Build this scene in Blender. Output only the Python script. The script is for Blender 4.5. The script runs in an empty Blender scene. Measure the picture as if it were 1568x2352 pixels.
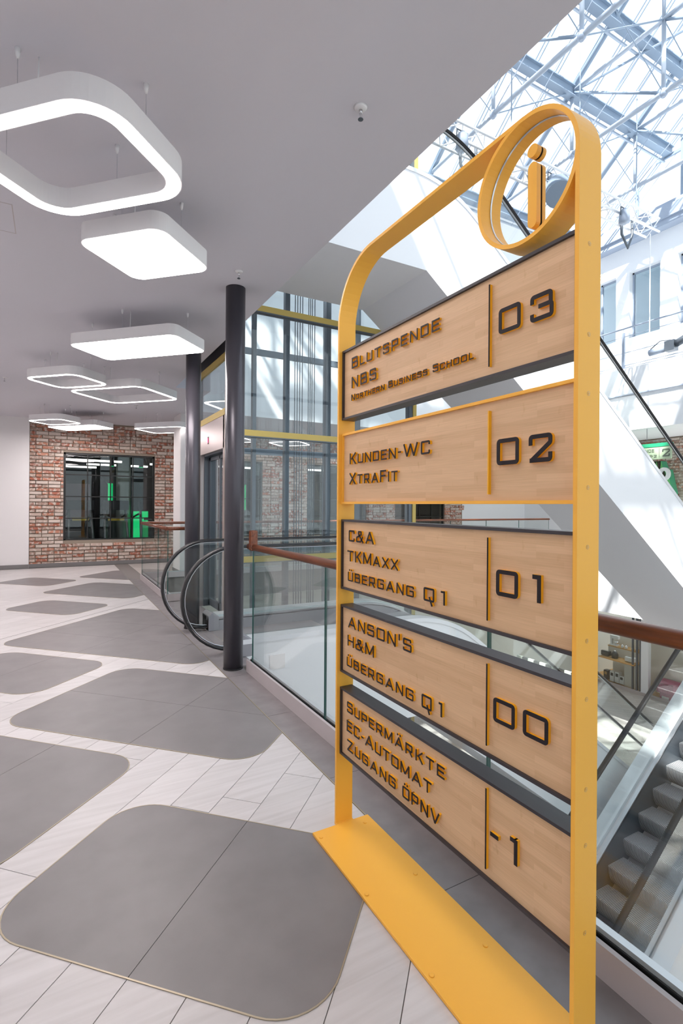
import bpy, bmesh, math, random
from mathutils import Vector, Matrix
random.seed(7)
C = bpy.context.scene.collection
S = bpy.context.scene
R2 = math.sqrt(2)
PI = math.pi

# ------------------------------------------------------------------ camera
A = math.radians(29.2); ROLL = math.radians(0.4)
fw = Vector((math.sin(A), math.cos(A), 0)); rt = Vector((math.cos(A), -math.sin(A), 0)); up = Vector((0, 0, 1))
cr = rt * math.cos(ROLL) + up * math.sin(ROLL); cu = up * math.cos(ROLL) - rt * math.sin(ROLL)
cd = bpy.data.cameras.new('camera'); cam = bpy.data.objects.new('camera', cd); C.objects.link(cam)
cd.sensor_fit = 'HORIZONTAL'; cd.sensor_width = 36.0; cd.lens = 1184.0 / 1568.0 * 36.0
cd.shift_y = -14.0 / 1568.0; cd.clip_start = 0.05; cd.clip_end = 300
M = Matrix.Identity(4)
for i in range(3):
    M[i][0] = cr[i]; M[i][1] = cu[i]; M[i][2] = -fw[i]
M[0][3], M[1][3], M[2][3] = 0, 0, 1.45
cam.matrix_world = M
S.camera = cam

# ------------------------------------------------------------------ world, sun, exposure
w = bpy.data.worlds.new('world'); S.world = w; w.use_nodes = True
bg = w.node_tree.nodes['Background']
bg.inputs[0].default_value = (0.88, 0.94, 1.0, 1); bg.inputs[1].default_value = 0.66
sl = bpy.data.lights.new('sun', 'SUN'); sl.energy = 6.5; sl.angle = math.radians(0.8); sl.color = (1, 0.96, 0.9)
so = bpy.data.objects.new('sun', sl); C.objects.link(so)
so.rotation_euler = Vector((-0.50, -0.30, 0.81)).to_track_quat('Z', 'Y').to_euler()
S.view_settings.view_transform = 'Standard'; S.view_settings.look = 'None'
S.view_settings.exposure = 1.48; S.view_settings.gamma = 1.0; S.view_settings.use_curve_mapping = False
try:
    S.cycles.use_denoising = True
    S.cycles.max_bounces = 10; S.cycles.diffuse_bounces = 5; S.cycles.glossy_bounces = 4
    S.cycles.transparent_max_bounces = 32; S.cycles.transmission_bounces = 4
    S.cycles.sample_clamp_indirect = 6.0
    S.cycles.caustics_reflective = False; S.cycles.caustics_refractive = False
except Exception:
    pass

# ------------------------------------------------------------------ materials
MAT = {}
def mat(name, col, rough=0.6, metal=0.0, spec=0.5, noise=None, bump=None, coat=0.0):
    m = bpy.data.materials.new(name); m.use_nodes = True; nt = m.node_tree; b = nt.nodes['Principled BSDF']
    b.inputs['Base Color'].default_value = (*col, 1); b.inputs['Roughness'].default_value = rough
    b.inputs['Metallic'].default_value = metal; b.inputs['Specular IOR Level'].default_value = spec
    if coat: b.inputs['Coat Weight'].default_value = coat
    if noise:
        sc, amt = noise
        tc = nt.nodes.new('ShaderNodeTexCoord'); n = nt.nodes.new('ShaderNodeTexNoise')
        n.inputs['Scale'].default_value = sc; n.inputs['Detail'].default_value = 5
        nt.links.new(tc.outputs['Object'], n.inputs['Vector'])
        r = nt.nodes.new('ShaderNodeMapRange'); r.inputs[1].default_value = 0.3; r.inputs[2].default_value = 0.7
        r.inputs[3].default_value = 1 - amt; r.inputs[4].default_value = 1 + amt
        nt.links.new(n.outputs['Fac'], r.inputs[0])
        h = nt.nodes.new('ShaderNodeHueSaturation'); h.inputs['Color'].default_value = (*col, 1)
        nt.links.new(r.outputs[0], h.inputs['Value']); nt.links.new(h.outputs[0], b.inputs['Base Color'])
    if bump:
        sc, st = bump
        tc = nt.nodes.new('ShaderNodeTexCoord'); n = nt.nodes.new('ShaderNodeTexNoise')
        n.inputs['Scale'].default_value = sc; n.inputs['Detail'].default_value = 4
        nt.links.new(tc.outputs['Object'], n.inputs['Vector'])
        bp = nt.nodes.new('ShaderNodeBump'); bp.inputs['Strength'].default_value = st; bp.inputs['Distance'].default_value = 0.01
        nt.links.new(n.outputs['Fac'], bp.inputs['Height']); nt.links.new(bp.outputs[0], b.inputs['Normal'])
    MAT[name] = m
    return m

def emis(name, col, strength):
    m = bpy.data.materials.new(name); m.use_nodes = True; nt = m.node_tree
    nt.nodes.remove(nt.nodes['Principled BSDF'])
    e = nt.nodes.new('ShaderNodeEmission'); e.inputs[0].default_value = (*col, 1); e.inputs[1].default_value = strength
    nt.links.new(e.outputs[0], nt.nodes['Material Output'].inputs[0]); MAT[name] = m
    return m

def glass(name, tint=(0.93, 0.975, 0.97), refl=1.0, haze=0.0):
    m = bpy.data.materials.new(name); m.use_nodes = True; nt = m.node_tree; N = nt.nodes; L = nt.links
    N.remove(N['Principled BSDF'])
    g = N.new('ShaderNodeNewGeometry'); mr = N.new('ShaderNodeMapRange')
    mr.inputs[3].default_value = 1.45; mr.inputs[4].default_value = 1 / 1.45
    L.new(g.outputs['Backfacing'], mr.inputs[0])
    f = N.new('ShaderNodeFresnel'); L.new(mr.outputs[0], f.inputs['IOR'])
    mu = N.new('ShaderNodeMath'); mu.operation = 'MULTIPLY'; mu.inputs[1].default_value = refl; L.new(f.outputs[0], mu.inputs[0])
    t = N.new('ShaderNodeBsdfTransparent'); t.inputs[0].default_value = (*tint, 1)
    gl = N.new('ShaderNodeBsdfGlossy'); gl.inputs['Roughness'].default_value = 0.0
    mx = N.new('ShaderNodeMixShader'); L.new(mu.outputs[0], mx.inputs[0]); L.new(t.outputs[0], mx.inputs[1]); L.new(gl.outputs[0], mx.inputs[2])
    out = mx
    if haze:
        df = N.new('ShaderNodeBsdfDiffuse'); df.inputs[0].default_value = (0.85, 0.9, 0.95, 1)
        m2 = N.new('ShaderNodeMixShader'); m2.inputs[0].default_value = haze
        L.new(mx.outputs[0], m2.inputs[1]); L.new(df.outputs[0], m2.inputs[2]); out = m2
    L.new(out.outputs[0], N['Material Output'].inputs[0]); MAT[name] = m
    return m

mat('white_paint', (0.80, 0.78, 0.78), 0.75, bump=(60, 0.05))
mat('ceiling_paint', (0.66, 0.65, 0.70), 0.85)
mat('atrium_white', (0.86, 0.88, 0.90), 0.6)
mat('clad_white', (0.88, 0.89, 0.92), 0.42)
mat('yellow', (0.95, 0.48, 0.06), 0.40, spec=0.4)
mat('yellow_edge', (0.93, 0.46, 0.01), 0.45)
mat('black_face', (0.020, 0.016, 0.019), 0.5, spec=0.2)
mat('black_frame', (0.032, 0.027, 0.032), 0.42)
mat('col_dark', (0.065, 0.061, 0.074), 0.30, metal=0.3, bump=(25, 0.05))
mat('brass', (0.42, 0.36, 0.27), 0.4, metal=0.6)
mat('gold', (0.56, 0.42, 0.12), 0.45, metal=0.2)
mat('steel_dark', (0.12, 0.14, 0.165), 0.4, metal=0.5)
mat('steel_blue', (0.20, 0.24, 0.29), 0.4, metal=0.5)
mat('kerb', (0.50, 0.455, 0.46), 0.45, noise=(3, 0.05))
mat('kerb_cap', (0.75, 0.77, 0.80), 0.35, metal=0.3)
mat('rubber', (0.012, 0.012, 0.014), 0.35)
mat('rubber_matte', (0.02, 0.02, 0.022), 0.8)
mat('steel', (0.60, 0.61, 0.64), 0.28, metal=0.9)
mat('steel_brushed', (0.55, 0.48, 0.47), 0.32, metal=0.85)
mat('steel_light', (0.86, 0.88, 0.92), 0.3, metal=0.3)
mat('skirt_grey', (0.34, 0.34, 0.37), 0.4, metal=0.3)
mat('chrome', (0.8, 0.8, 0.82), 0.12, metal=1.0)
mat('lamp_body', (0.80, 0.79, 0.80), 0.5)
mat('tile', (0.215, 0.200, 0.203), 0.40, noise=(4.5, 0.09))
mat('border_tile', (0.24, 0.22, 0.225), 0.42, noise=(9, 0.12))
mat('grout', (0.22, 0.20, 0.19), 0.9)
mat('mortar', (0.30, 0.25, 0.20), 0.95, bump=(60, 0.6))
mat('baseboard', (0.20, 0.19, 0.19), 0.6)
mat('win_black', (0.010, 0.010, 0.010), 0.4)
mat('gym_dark', (0.12, 0.12, 0.13), 0.8)
mat('gym_floor', (0.05, 0.05, 0.055), 0.5)
mat('gym_column', (0.50, 0.55, 0.50), 0.7)
mat('gym_pink', (0.55, 0.42, 0.48), 0.7)
mat('machine', (0.05, 0.05, 0.055), 0.35)
mat('machine_grey', (0.35, 0.34, 0.35), 0.4, metal=0.5)
mat('gym_yellow', (0.8, 0.55, 0.05), 0.5)
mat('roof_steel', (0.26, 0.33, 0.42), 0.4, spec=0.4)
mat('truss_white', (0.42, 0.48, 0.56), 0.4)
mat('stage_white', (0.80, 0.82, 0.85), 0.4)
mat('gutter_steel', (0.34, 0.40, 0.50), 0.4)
mat('lower_floor', (0.46, 0.43, 0.41), 0.4, noise=(1.2, 0.1))
mat('shop_white', (0.78, 0.76, 0.70), 0.6)
mat('shop_beige', (0.72, 0.66, 0.58), 0.6)
mat('shelf_wood', (0.60, 0.34, 0.12), 0.5)
mat('kitchen_black', (0.03, 0.035, 0.035), 0.3)
mat('kitchen_white', (0.8, 0.8, 0.8), 0.3)
mat('pink_plastic', (0.42, 0.06, 0.16), 0.4)
mat('green_sign', (0.10, 0.52, 0.14), 0.5)
mat('green_side', (0.02, 0.40, 0.20), 0.5)
mat('pale_green', (0.50, 0.62, 0.42), 0.5)
mat('sign_ink', (0.10, 0.13, 0.10), 0.5)
mat('sign_white', (0.85, 0.87, 0.88), 0.5)
mat('stripe_dark', (0.06, 0.06, 0.06), 0.6, noise=(40, 0.5))
mat('stripe_pale', (0.62, 0.64, 0.58), 0.6)
mat('reflection_blue', (0.62, 0.72, 0.78), 0.8)  # blue-grey reflection in the upper windows, put into the room colour behind
mat('rope', (0.85, 0.87, 0.9), 0.7)
mat('sprinkler_white', (0.78, 0.77, 0.78), 0.4)
emis('lamp_light', (1.0, 0.91, 0.90), 6.9)
emis('tube_light', (1.0, 0.97, 0.9), 1.8)
emis('green_light', (0.01, 0.55, 0.16), 0.5)
emis('red_led', (1.0, 0.05, 0.1), 2.5)
emis('downlight', (1.0, 0.95, 0.85), 12.0)
glass('glass', (0.968, 0.987, 0.982))
glass('glass_shaft', (0.955, 0.975, 0.98), 1.1)
glass('glass_roof', (0.93, 0.96, 0.99), 0.6, haze=0.05)
glass('glass_clear', (0.98, 0.985, 0.99), 0.5)
glass('glass_window', (0.80, 0.84, 0.84), 1.3)
m = mat('glass_edge', (0.02, 0.10, 0.085), 0.2)

def nodes_mat(name):
    m = bpy.data.materials.new(name); m.use_nodes = True; MAT[name] = m
    return m, m.node_tree.nodes, m.node_tree.links, m.node_tree.nodes['Principled BSDF']

# pale wood-look planks
m, N, L, b = nodes_mat('plank')
tc = N.new('ShaderNodeTexCoord'); mp = N.new('ShaderNodeMapping'); oi = N.new('ShaderNodeObjectInfo')
mp.inputs['Rotation'].default_value = (0, 0, -PI / 4); mp.inputs['Scale'].default_value = (1.0, 14.0, 1)
L.new(tc.outputs['Object'], mp.inputs[0])
ml = N.new('ShaderNodeVectorMath'); ml.operation = 'ADD'; L.new(mp.outputs[0], ml.inputs[0])
mm = N.new('ShaderNodeMath'); mm.operation = 'MULTIPLY'; mm.inputs[1].default_value = 40; L.new(oi.outputs['Random'], mm.inputs[0]); L.new(mm.outputs[0], ml.inputs[1])
n = N.new('ShaderNodeTexNoise'); n.inputs['Scale'].default_value = 2.2; n.inputs['Detail'].default_value = 6; n.inputs['Distortion'].default_value = 0.6
L.new(ml.outputs[0], n.inputs['Vector'])
rmp = N.new('ShaderNodeValToRGB'); rmp.color_ramp.elements[0].position = 0.3; rmp.color_ramp.elements[1].position = 0.75
rmp.color_ramp.elements[0].color = (0.57, 0.545, 0.54, 1); rmp.color_ramp.elements[1].color = (0.68, 0.655, 0.655, 1)
L.new(n.outputs['Fac'], rmp.inputs[0])
hs = N.new('ShaderNodeHueSaturation'); L.new(rmp.outputs[0], hs.inputs['Color'])
mr = N.new('ShaderNodeMapRange'); mr.inputs[3].default_value = 0.93; mr.inputs[4].default_value = 1.05
L.new(oi.outputs['Random'], mr.inputs[0]); L.new(mr.outputs[0], hs.inputs['Value'])
L.new(hs.outputs[0], b.inputs['Base Color']); b.inputs['Roughness'].default_value = 0.38

# old brick
m, N, L, b = nodes_mat('brick')
oi = N.new('ShaderNodeObjectInfo'); ge = N.new('ShaderNodeNewGeometry'); ad = N.new('ShaderNodeMath'); ad.operation = 'ADD'
L.new(oi.outputs['Random'], ad.inputs[0]); L.new(ge.outputs['Random Per Island'], ad.inputs[1])
fr = N.new('ShaderNodeMath'); fr.operation = 'FRACT'; L.new(ad.outputs[0], fr.inputs[0])
rp = N.new('ShaderNodeValToRGB'); rp.color_ramp.interpolation = 'CONSTANT'
cols = [(0.0, (0.36, 0.115, 0.065)), (0.14, (0.44, 0.33, 0.27)), (0.28, (0.42, 0.17, 0.10)), (0.38, (0.60, 0.50, 0.44)),
        (0.52, (0.30, 0.13, 0.09)), (0.62, (0.50, 0.38, 0.32)), (0.74, (0.36, 0.24, 0.19)), (0.86, (0.50, 0.22, 0.14)), (0.93, (0.56, 0.47, 0.40))]
el = rp.color_ramp.elements
el[0].position = 0; el[0].color = (*cols[0][1], 1); el[1].position = cols[1][0]; el[1].color = (*cols[1][1], 1)
for p_, c_ in cols[2:]:
    e = el.new(p_); e.color = (*c_, 1)
L.new(fr.outputs[0], rp.inputs[0])
tc = N.new('ShaderNodeTexCoord'); n = N.new('ShaderNodeTexNoise'); n.inputs['Scale'].default_value = 16; n.inputs['Detail'].default_value = 6
gp = N.new('ShaderNodeNewGeometry'); L.new(gp.outputs['Position'], n.inputs['Vector'])
rr = N.new('ShaderNodeValToRGB'); rr.color_ramp.elements[0].position = 0.47; rr.color_ramp.elements[1].position = 0.62
L.new(n.outputs['Fac'], rr.inputs[0])
mx = N.new('ShaderNodeMixRGB'); mx.inputs[2].default_value = (0.60, 0.52, 0.46, 1)
L.new(rr.outputs[0], mx.inputs[0]); L.new(rp.outputs[0], mx.inputs[1])
L.new(mx.outputs[0], b.inputs['Base Color']); b.inputs['Roughness'].default_value = 0.55
bp = N.new('ShaderNodeBump'); bp.inputs['Strength'].default_value = 0.7; bp.inputs['Distance'].default_value = 0.02
L.new(n.outputs['Fac'], bp.inputs['Height']); L.new(bp.outputs[0], b.inputs['Normal'])

# bamboo strip panel: object coords y (along) and z (up)
m, N, L, b = nodes_mat('bamboo')
tc = N.new('ShaderNodeTexCoord'); sp = N.new('ShaderNodeSeparateXYZ'); L.new(tc.outputs['Object'], sp.inputs[0])
cm = N.new('ShaderNodeCombineXYZ'); L.new(sp.outputs['Y'], cm.inputs['X']); L.new(sp.outputs['Z'], cm.inputs['Y'])
bt = N.new('ShaderNodeTexBrick'); bt.inputs['Scale'].default_value = 1.0; bt.inputs['Brick Width'].default_value = 0.24
bt.inputs['Row Height'].default_value = 0.0195; bt.inputs['Mortar Size'].default_value = 0.0; bt.offset = 0.37; bt.offset_frequency = 3
bt.inputs['Color1'].default_value = (0, 0, 0, 1); bt.inputs['Color2'].default_value = (1, 1, 1, 1); bt.inputs['Bias'].default_value = 0.0
L.new(cm.outputs[0], bt.inputs['Vector'])
sc_ = N.new('ShaderNodeMapping'); sc_.inputs['Scale'].default_value = (2.5, 90, 1); L.new(cm.outputs[0], sc_.inputs[0])
n = N.new('ShaderNodeTexNoise'); n.inputs['Scale'].default_value = 3; n.inputs['Detail'].default_value = 4; L.new(sc_.outputs[0], n.inputs['Vector'])
sc2 = N.new('ShaderNodeMapping'); sc2.inputs['Scale'].default_value = (34, 15, 1); L.new(cm.outputs[0], sc2.inputs[0])
n2 = N.new('ShaderNodeTexNoise'); n2.inputs['Scale'].default_value = 1.0; n2.inputs['Detail'].default_value = 2; L.new(sc2.outputs[0], n2.inputs['Vector'])
kn = N.new('ShaderNodeValToRGB'); kn.color_ramp.elements[0].position = 0.66; kn.color_ramp.elements[1].position = 0.80; L.new(n2.outputs['Fac'], kn.inputs[0])
c1 = N.new('ShaderNodeMixRGB'); c1.inputs[1].default_value = (0.66, 0.42, 0.23, 1); c1.inputs[2].default_value = (0.75, 0.495, 0.285, 1); L.new(bt.outputs['Color'], c1.inputs[0])
c2 = N.new('ShaderNodeMixRGB'); c2.blend_type = 'MULTIPLY'; c2.inputs[0].default_value = 0.35
rg = N.new('ShaderNodeValToRGB'); rg.color_ramp.elements[0].position = 0.3; rg.color_ramp.elements[0].color = (0.72, 0.68, 0.62, 1); rg.color_ramp.elements[1].position = 0.65
L.new(n.outputs['Fac'], rg.inputs[0]); L.new(c1.outputs[0], c2.inputs[1]); L.new(rg.outputs[0], c2.inputs[2])
c3 = N.new('ShaderNodeMixRGB'); c3.blend_type = 'MULTIPLY'; c3.inputs[2].default_value = (0.72, 0.62, 0.45, 1)
km = N.new('ShaderNodeMath'); km.operation = 'MULTIPLY'; km.inputs[1].default_value = 0.6; L.new(kn.outputs[0], km.inputs[0]); L.new(km.outputs[0], c3.inputs[0])
L.new(c2.outputs[0], c3.inputs[1]); L.new(c3.outputs[0], b.inputs['Base Color']); b.inputs['Roughness'].default_value = 0.5

# handrail wood
m, N, L, b = nodes_mat('rail_wood')
tc = N.new('ShaderNodeTexCoord'); mp = N.new('ShaderNodeMapping'); mp.inputs['Scale'].default_value = (30, 3, 30); L.new(tc.outputs['Object'], mp.inputs[0])
n = N.new('ShaderNodeTexNoise'); n.inputs['Scale'].default_value = 2; n.inputs['Detail'].default_value = 5; L.new(mp.outputs[0], n.inputs['Vector'])
rp = N.new('ShaderNodeValToRGB'); rp.color_ramp.elements[0].color = (0.12, 0.034, 0.014, 1); rp.color_ramp.elements[1].color = (0.22, 0.068, 0.028, 1)
rp.color_ramp.elements[0].position = 0.35; rp.color_ramp.elements[1].position = 0.65
L.new(n.outputs['Fac'], rp.inputs[0]); L.new(rp.outputs[0], b.inputs['Base Color']); b.inputs['Roughness'].default_value = 0.28

# escalator step with fine grooves along the travel direction
m, N, L, b = nodes_mat('step_metal')
tc = N.new('ShaderNodeTexCoord'); sp = N.new('ShaderNodeSeparateXYZ'); L.new(tc.outputs['Object'], sp.inputs[0])
mu = N.new('ShaderNodeMath'); mu.operation = 'MULTIPLY'; mu.inputs[1].default_value = 2 * PI / 0.0165; L.new(sp.outputs['Y'], mu.inputs[0])
sn = N.new('ShaderNodeMath'); sn.operation = 'SINE'; L.new(mu.outputs[0], sn.inputs[0])
mr = N.new('ShaderNodeMapRange'); mr.inputs[1].default_value = -0.3; mr.inputs[2].default_value = 0.5; L.new(sn.outputs[0], mr.inputs[0])
mx = N.new('ShaderNodeMixRGB'); mx.inputs[1].default_value = (0.07, 0.07, 0.075, 1); mx.inputs[2].default_value = (0.62, 0.63, 0.66, 1)
L.new(mr.outputs[0], mx.inputs[0]); L.new(mx.outputs[0], b.inputs['Base Color']); b.inputs['Roughness'].default_value = 0.45; b.inputs['Metallic'].default_value = 0.15
bp = N.new('ShaderNodeBump'); bp.inputs['Strength'].default_value = 0.8; bp.inputs['Distance'].default_value = 0.004
L.new(mr.outputs[0], bp.inputs['Height']); L.new(bp.outputs[0], b.inputs['Normal'])

# wood floor of the lower level
m, N, L, b = nodes_mat('parquet')
tc = N.new('ShaderNodeTexCoord'); bt = N.new('ShaderNodeTexBrick'); bt.inputs['Scale'].default_value = 1.0
mp = N.new('ShaderNodeMapping'); mp.inputs['Rotation'].default_value = (0, 0, PI / 4); L.new(tc.outputs['Object'], mp.inputs[0]); L.new(mp.outputs[0], bt.inputs['Vector'])
bt.inputs['Brick Width'].default_value = 1.236; bt.inputs['Row Height'].default_value = 0.206; bt.inputs['Mortar Size'].default_value = 0.004
bt.inputs['Color1'].default_value = (0.46, 0.43, 0.41, 1); bt.inputs['Color2'].default_value = (0.54, 0.51, 0.49, 1); bt.inputs['Mortar'].default_value = (0.25, 0.22, 0.2, 1)
L.new(bt.outputs['Color'], b.inputs['Base Color']); b.inputs['Roughness'].default_value = 0.4

# ------------------------------------------------------------------ mesh helpers
def box(bm, x0, y0, z0, x1, y1, z1, mi=0):
    v = [bm.verts.new(p) for p in ((x0, y0, z0), (x1, y0, z0), (x1, y1, z0), (x0, y1, z0), (x0, y0, z1), (x1, y0, z1), (x1, y1, z1), (x0, y1, z1))]
    for f in ((0, 3, 2, 1), (4, 5, 6, 7), (0, 1, 5, 4), (1, 2, 6, 5), (2, 3, 7, 6), (3, 0, 4, 7)):
        fc = bm.faces.new([v[i] for i in f]); fc.material_index = mi

def prism(bm, pts, z0, z1, mi=0, side=None):
    """pts: xy polygon counter-clockwise, extruded along z"""
    lo = [bm.verts.new((p[0], p[1], z0)) for p in pts]; hi = [bm.verts.new((p[0], p[1], z1)) for p in pts]
    f = bm.faces.new(hi); f.material_index = mi
    f = bm.faces.new(lo[::-1]); f.material_index = mi
    n = len(pts)
    for i in range(n):
        f = bm.faces.new((lo[i], lo[(i + 1) % n], hi[(i + 1) % n], hi[i])); f.material_index = mi if side is None else side

def prism_y(bm, pts, y0, y1, mi=0):
    """pts: xz polygon, extruded along y"""
    a = [bm.verts.new((p[0], y0, p[1])) for p in pts]; c = [bm.verts.new((p[0], y1, p[1])) for p in pts]
    f = bm.faces.new(a); f.material_index = mi
    f = bm.faces.new(c[::-1]); f.material_index = mi
    n = len(pts)
    for i in range(n):
        f = bm.faces.new((a[(i + 1) % n], a[i], c[i], c[(i + 1) % n])); f.material_index = mi

def tube(bm, p0, p1, r, seg=8, mi=0, caps=True, r1=None):
    p0 = Vector(p0); p1 = Vector(p1); d = (p1 - p0)
    if d.length < 1e-6: return
    d.normalize(); a = d.orthogonal().normalized(); c = d.cross(a)
    r1 = r if r1 is None else r1
    A_ = []; B_ = []
    for i in range(seg):
        t = 2 * PI * i / seg; o = a * math.cos(t) + c * math.sin(t)
        A_.append(bm.verts.new(p0 + o * r)); B_.append(bm.verts.new(p1 + o * r1))
    for i in range(seg):
        f = bm.faces.new((A_[i], A_[(i + 1) % seg], B_[(i + 1) % seg], B_[i])); f.smooth = seg > 6; f.material_index = mi
    if caps:
        f = bm.faces.new(A_[::-1]); f.material_index = mi
        f = bm.faces.new(B_); f.material_index = mi

def path_tube(bm, pts, r, seg=8, mi=0):
    pts = [Vector(p) for p in pts]; rings = []
    ref = None
    for i, p in enumerate(pts):
        d = (pts[min(i + 1, len(pts) - 1)] - pts[max(i - 1, 0)]).normalized()
        if ref is None: ref = d.orthogonal().normalized()
        a = (ref - d * ref.dot(d)).normalized(); ref = a; c = d.cross(a)
        rings.append([bm.verts.new(p + (a * math.cos(2 * PI * k / seg) + c * math.sin(2 * PI * k / seg)) * r) for k in range(seg)])
    for i in range(len(rings) - 1):
        for k in range(seg):
            f = bm.faces.new((rings[i][k], rings[i][(k + 1) % seg], rings[i + 1][(k + 1) % seg], rings[i + 1][k])); f.smooth = True; f.material_index = mi
    f = bm.faces.new(rings[0][::-1]); f.material_index = mi
    f = bm.faces.new(rings[-1]); f.material_index = mi

def lathe(bm, prof, seg=24, mi=0, cx=0, cy=0):
    rings = []
    for r, z in prof:
        rings.append([bm.verts.new((cx + r * math.cos(2 * PI * k / seg), cy + r * math.sin(2 * PI * k / seg), z)) for k in range(seg)])
    for i in range(len(rings) - 1):
        for k in range(seg):
            f = bm.faces.new((rings[i][k], rings[i][(k + 1) % seg], rings[i + 1][(k + 1) % seg], rings[i + 1][k])); f.smooth = True; f.material_index = mi
    bm.faces.new(rings[0][::-1]).material_index = mi; bm.faces.new(rings[-1]).material_index = mi

def mesh(name, bm, mats):
    if isinstance(mats, str): mats = [mats]
    bmesh.ops.recalc_face_normals(bm, faces=bm.faces[:])
    me = bpy.data.meshes.new(name); bm.to_mesh(me); bm.free()
    for x in mats: me.materials.append(MAT[x])
    return me

def obj(name, bm, mats, parent=None, loc=(0, 0, 0), rotz=0, label=None, bevel=0):
    me = bm if isinstance(bm, bpy.types.Mesh) else mesh(name, bm, mats)
    o = bpy.data.objects.new(name, me); C.objects.link(o); o.parent = parent
    o.location = loc; o.rotation_euler = (0, 0, rotz)
    if label: o['label'] = label
    if bevel:
        md = o.modifiers.new('bevel', 'BEVEL'); md.width = bevel; md.segments = 2; md.limit_method = 'ANGLE'
    return o

def thing(name, label, cat, loc=(0, 0, 0), group=None, rotz=0):
    o = bpy.data.objects.new(name, None); C.objects.link(o); o.location = loc; o.rotation_euler = (0, 0, rotz)
    o.empty_display_size = 0.1
    o['label'] = label; o['category'] = cat
    if group: o['group'] = group
    return o

def tag(o, label, cat, group=None):
    o['label'] = label; o['category'] = cat
    if group: o['group'] = group
    return o

def struct(name, bm, mats, label, cat='structure'):
    o = obj(name, bm, mats); o['kind'] = 'structure'; o['label'] = label; o['category'] = cat
    return o

def NB(): return bmesh.new()
def one(name, mats, parent, *b, label=None, bevel=0, kind=None):
    bm = NB()
    for q in b: box(bm, *q)
    o = obj(name, bm, mats, parent, label=label, bevel=bevel)
    if kind: o['kind'] = kind
    return o

def clip(poly, a, b_, c):
    """keep a*x+b*y<=c"""
    out = []
    for i in range(len(poly)):
        p, q = poly[i], poly[(i + 1) % len(poly)]
        dp = a * p[0] + b_ * p[1] - c; dq = a * q[0] + b_ * q[1] - c
        if dp <= 0: out.append(p)
        if dp * dq < 0:
            t = dp / (dp - dq); out.append((p[0] + (q[0] - p[0]) * t, p[1] + (q[1] - p[1]) * t))
    return out

def rrect(x0, y0, x1, y1, r, seg=8):
    pts = []
    for cx, cy, a0 in ((x1 - r, y0 + r, -90), (x1 - r, y1 - r, 0), (x0 + r, y1 - r, 90), (x0 + r, y0 + r, 180)):
        for k in range(seg + 1):
            a = math.radians(a0 + 90 * k / seg); pts.append((cx + r * math.cos(a), cy + r * math.sin(a)))
    return pts

def pq2xy(p, q): return ((p - q) / R2, (p + q) / R2)

ZC = 3.38      # mall ceiling
ST = 5.15      # storey height
XE = 1.745     # ceiling edge
YF = 13.6      # brick wall plane
XG = 13.25     # edge of the opposite galleries
XW = 15.5      # opposite wall
k1_ = 4.078 + ST / .745

# ------------------------------------------------------------------ SETTING: floor
bm = NB()
box(bm, -4, -4, -0.5, 1.50, 10.7, -0.007)
box(bm, 1.50, 4.55, -0.5, 1.62, 6.2, -0.007)
box(bm, 1.50, 6.2, -0.5, 1.86, 8.05, -0.007)
box(bm, -4, 10.7, -0.5, XW, YF, -0.007)
floor = struct('floor', bm, 'grout', 'pale plank floor with rounded grey stone tile diamonds', 'floor')

QW = 0.206; PL = 1.236
offs = {0: 0.138, 1: 1.074, -2: 1.02}
nb_planks = 0; far_bm = NB(); rp_ = random.Random(3)
# grey rounded fields: p0,p1,q0,q1, list of p joints, list of q joints
F = [
    (1.345, 2.160, 0.432, 1.668, [], [1.05]),
    (2.660, 3.900, 1.256, 3.110, [3.285], [2.08]),
    (1.490, 2.519, 1.874, 3.110, [], [2.492]),
    (3.100, 3.975, 3.310, 4.546, [], [3.93]),
    (4.140, 6.130, 2.500, 4.850, [4.72, 5.35], [2.96, 3.85]),
    (5.500, 6.280, 5.210, 6.380, [], []),
    (6.740, 7.980, 5.300, 7.020, [], []),
    (7.310, 8.110, 7.470, 8.635, [], []),
    (8.420, 9.570, 6.550, 7.850, [], []),
    (0.130, 0.950, 1.050, 2.286, [], [1.668]),
    (4.400, 5.200, 6.700, 7.900, [], []),
]
def inside_field(poly):
    for p0, p1, q0, q1, _, _ in F:
        if all(p0 + .1 < (x + y) / R2 < p1 - .1 and q0 + .1 < (y - x) / R2 < q1 - .1 for x, y in poly): return True
    return False
rows = range(-20, 52)
for k in rows:
    q0 = 1.05 + QW * k - QW
    o = offs.get(k, rp_.random() * PL)
    for j in range(-3, 12):
        p0 = o + PL * j
        g = 0.0016
        poly = [pq2xy(p0 + g, q0 + g), pq2xy(p0 + PL - g, q0 + g), pq2xy(p0 + PL - g, q0 + QW - g), pq2xy(p0 + g, q0 + QW - g)]
        poly = clip(poly, 1, 0, 1.285); poly = clip(poly, 0, 1, 13.45) if poly else poly
        poly = clip(poly, 0, -1, 3.9) if len(poly) > 2 else poly
        poly = clip(poly, -1, 0, 3.9) if len(poly) > 2 else poly
        if len(poly) < 3: continue
        cx = sum(p[0] for p in poly) / len(poly); cy = sum(p[1] for p in poly) / len(poly)
        if max(p[1] for p in poly) - min(p[1] for p in poly) < 0.01: continue
        if inside_field(poly): continue
        if cx > -0.075 * cy - 0.75 and cy > 0.6:
            pb = NB(); prism(pb, poly, -0.012, -0.0022)
            obj('plank', pb, 'plank', floor); nb_planks += 1
        else:
            prism(far_bm, poly, -0.012, -0.0022)
o = obj('planks_beyond', far_bm, 'plank', floor); o['kind'] = 'stuff'
print('planks', nb_planks)
# far gallery, planks continue
bm = NB(); box(bm, 1.6, 10.75, -0.012, XW - .1, YF - .1, -0.0022)
obj('far_paving', bm, 'parquet', floor)

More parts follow.
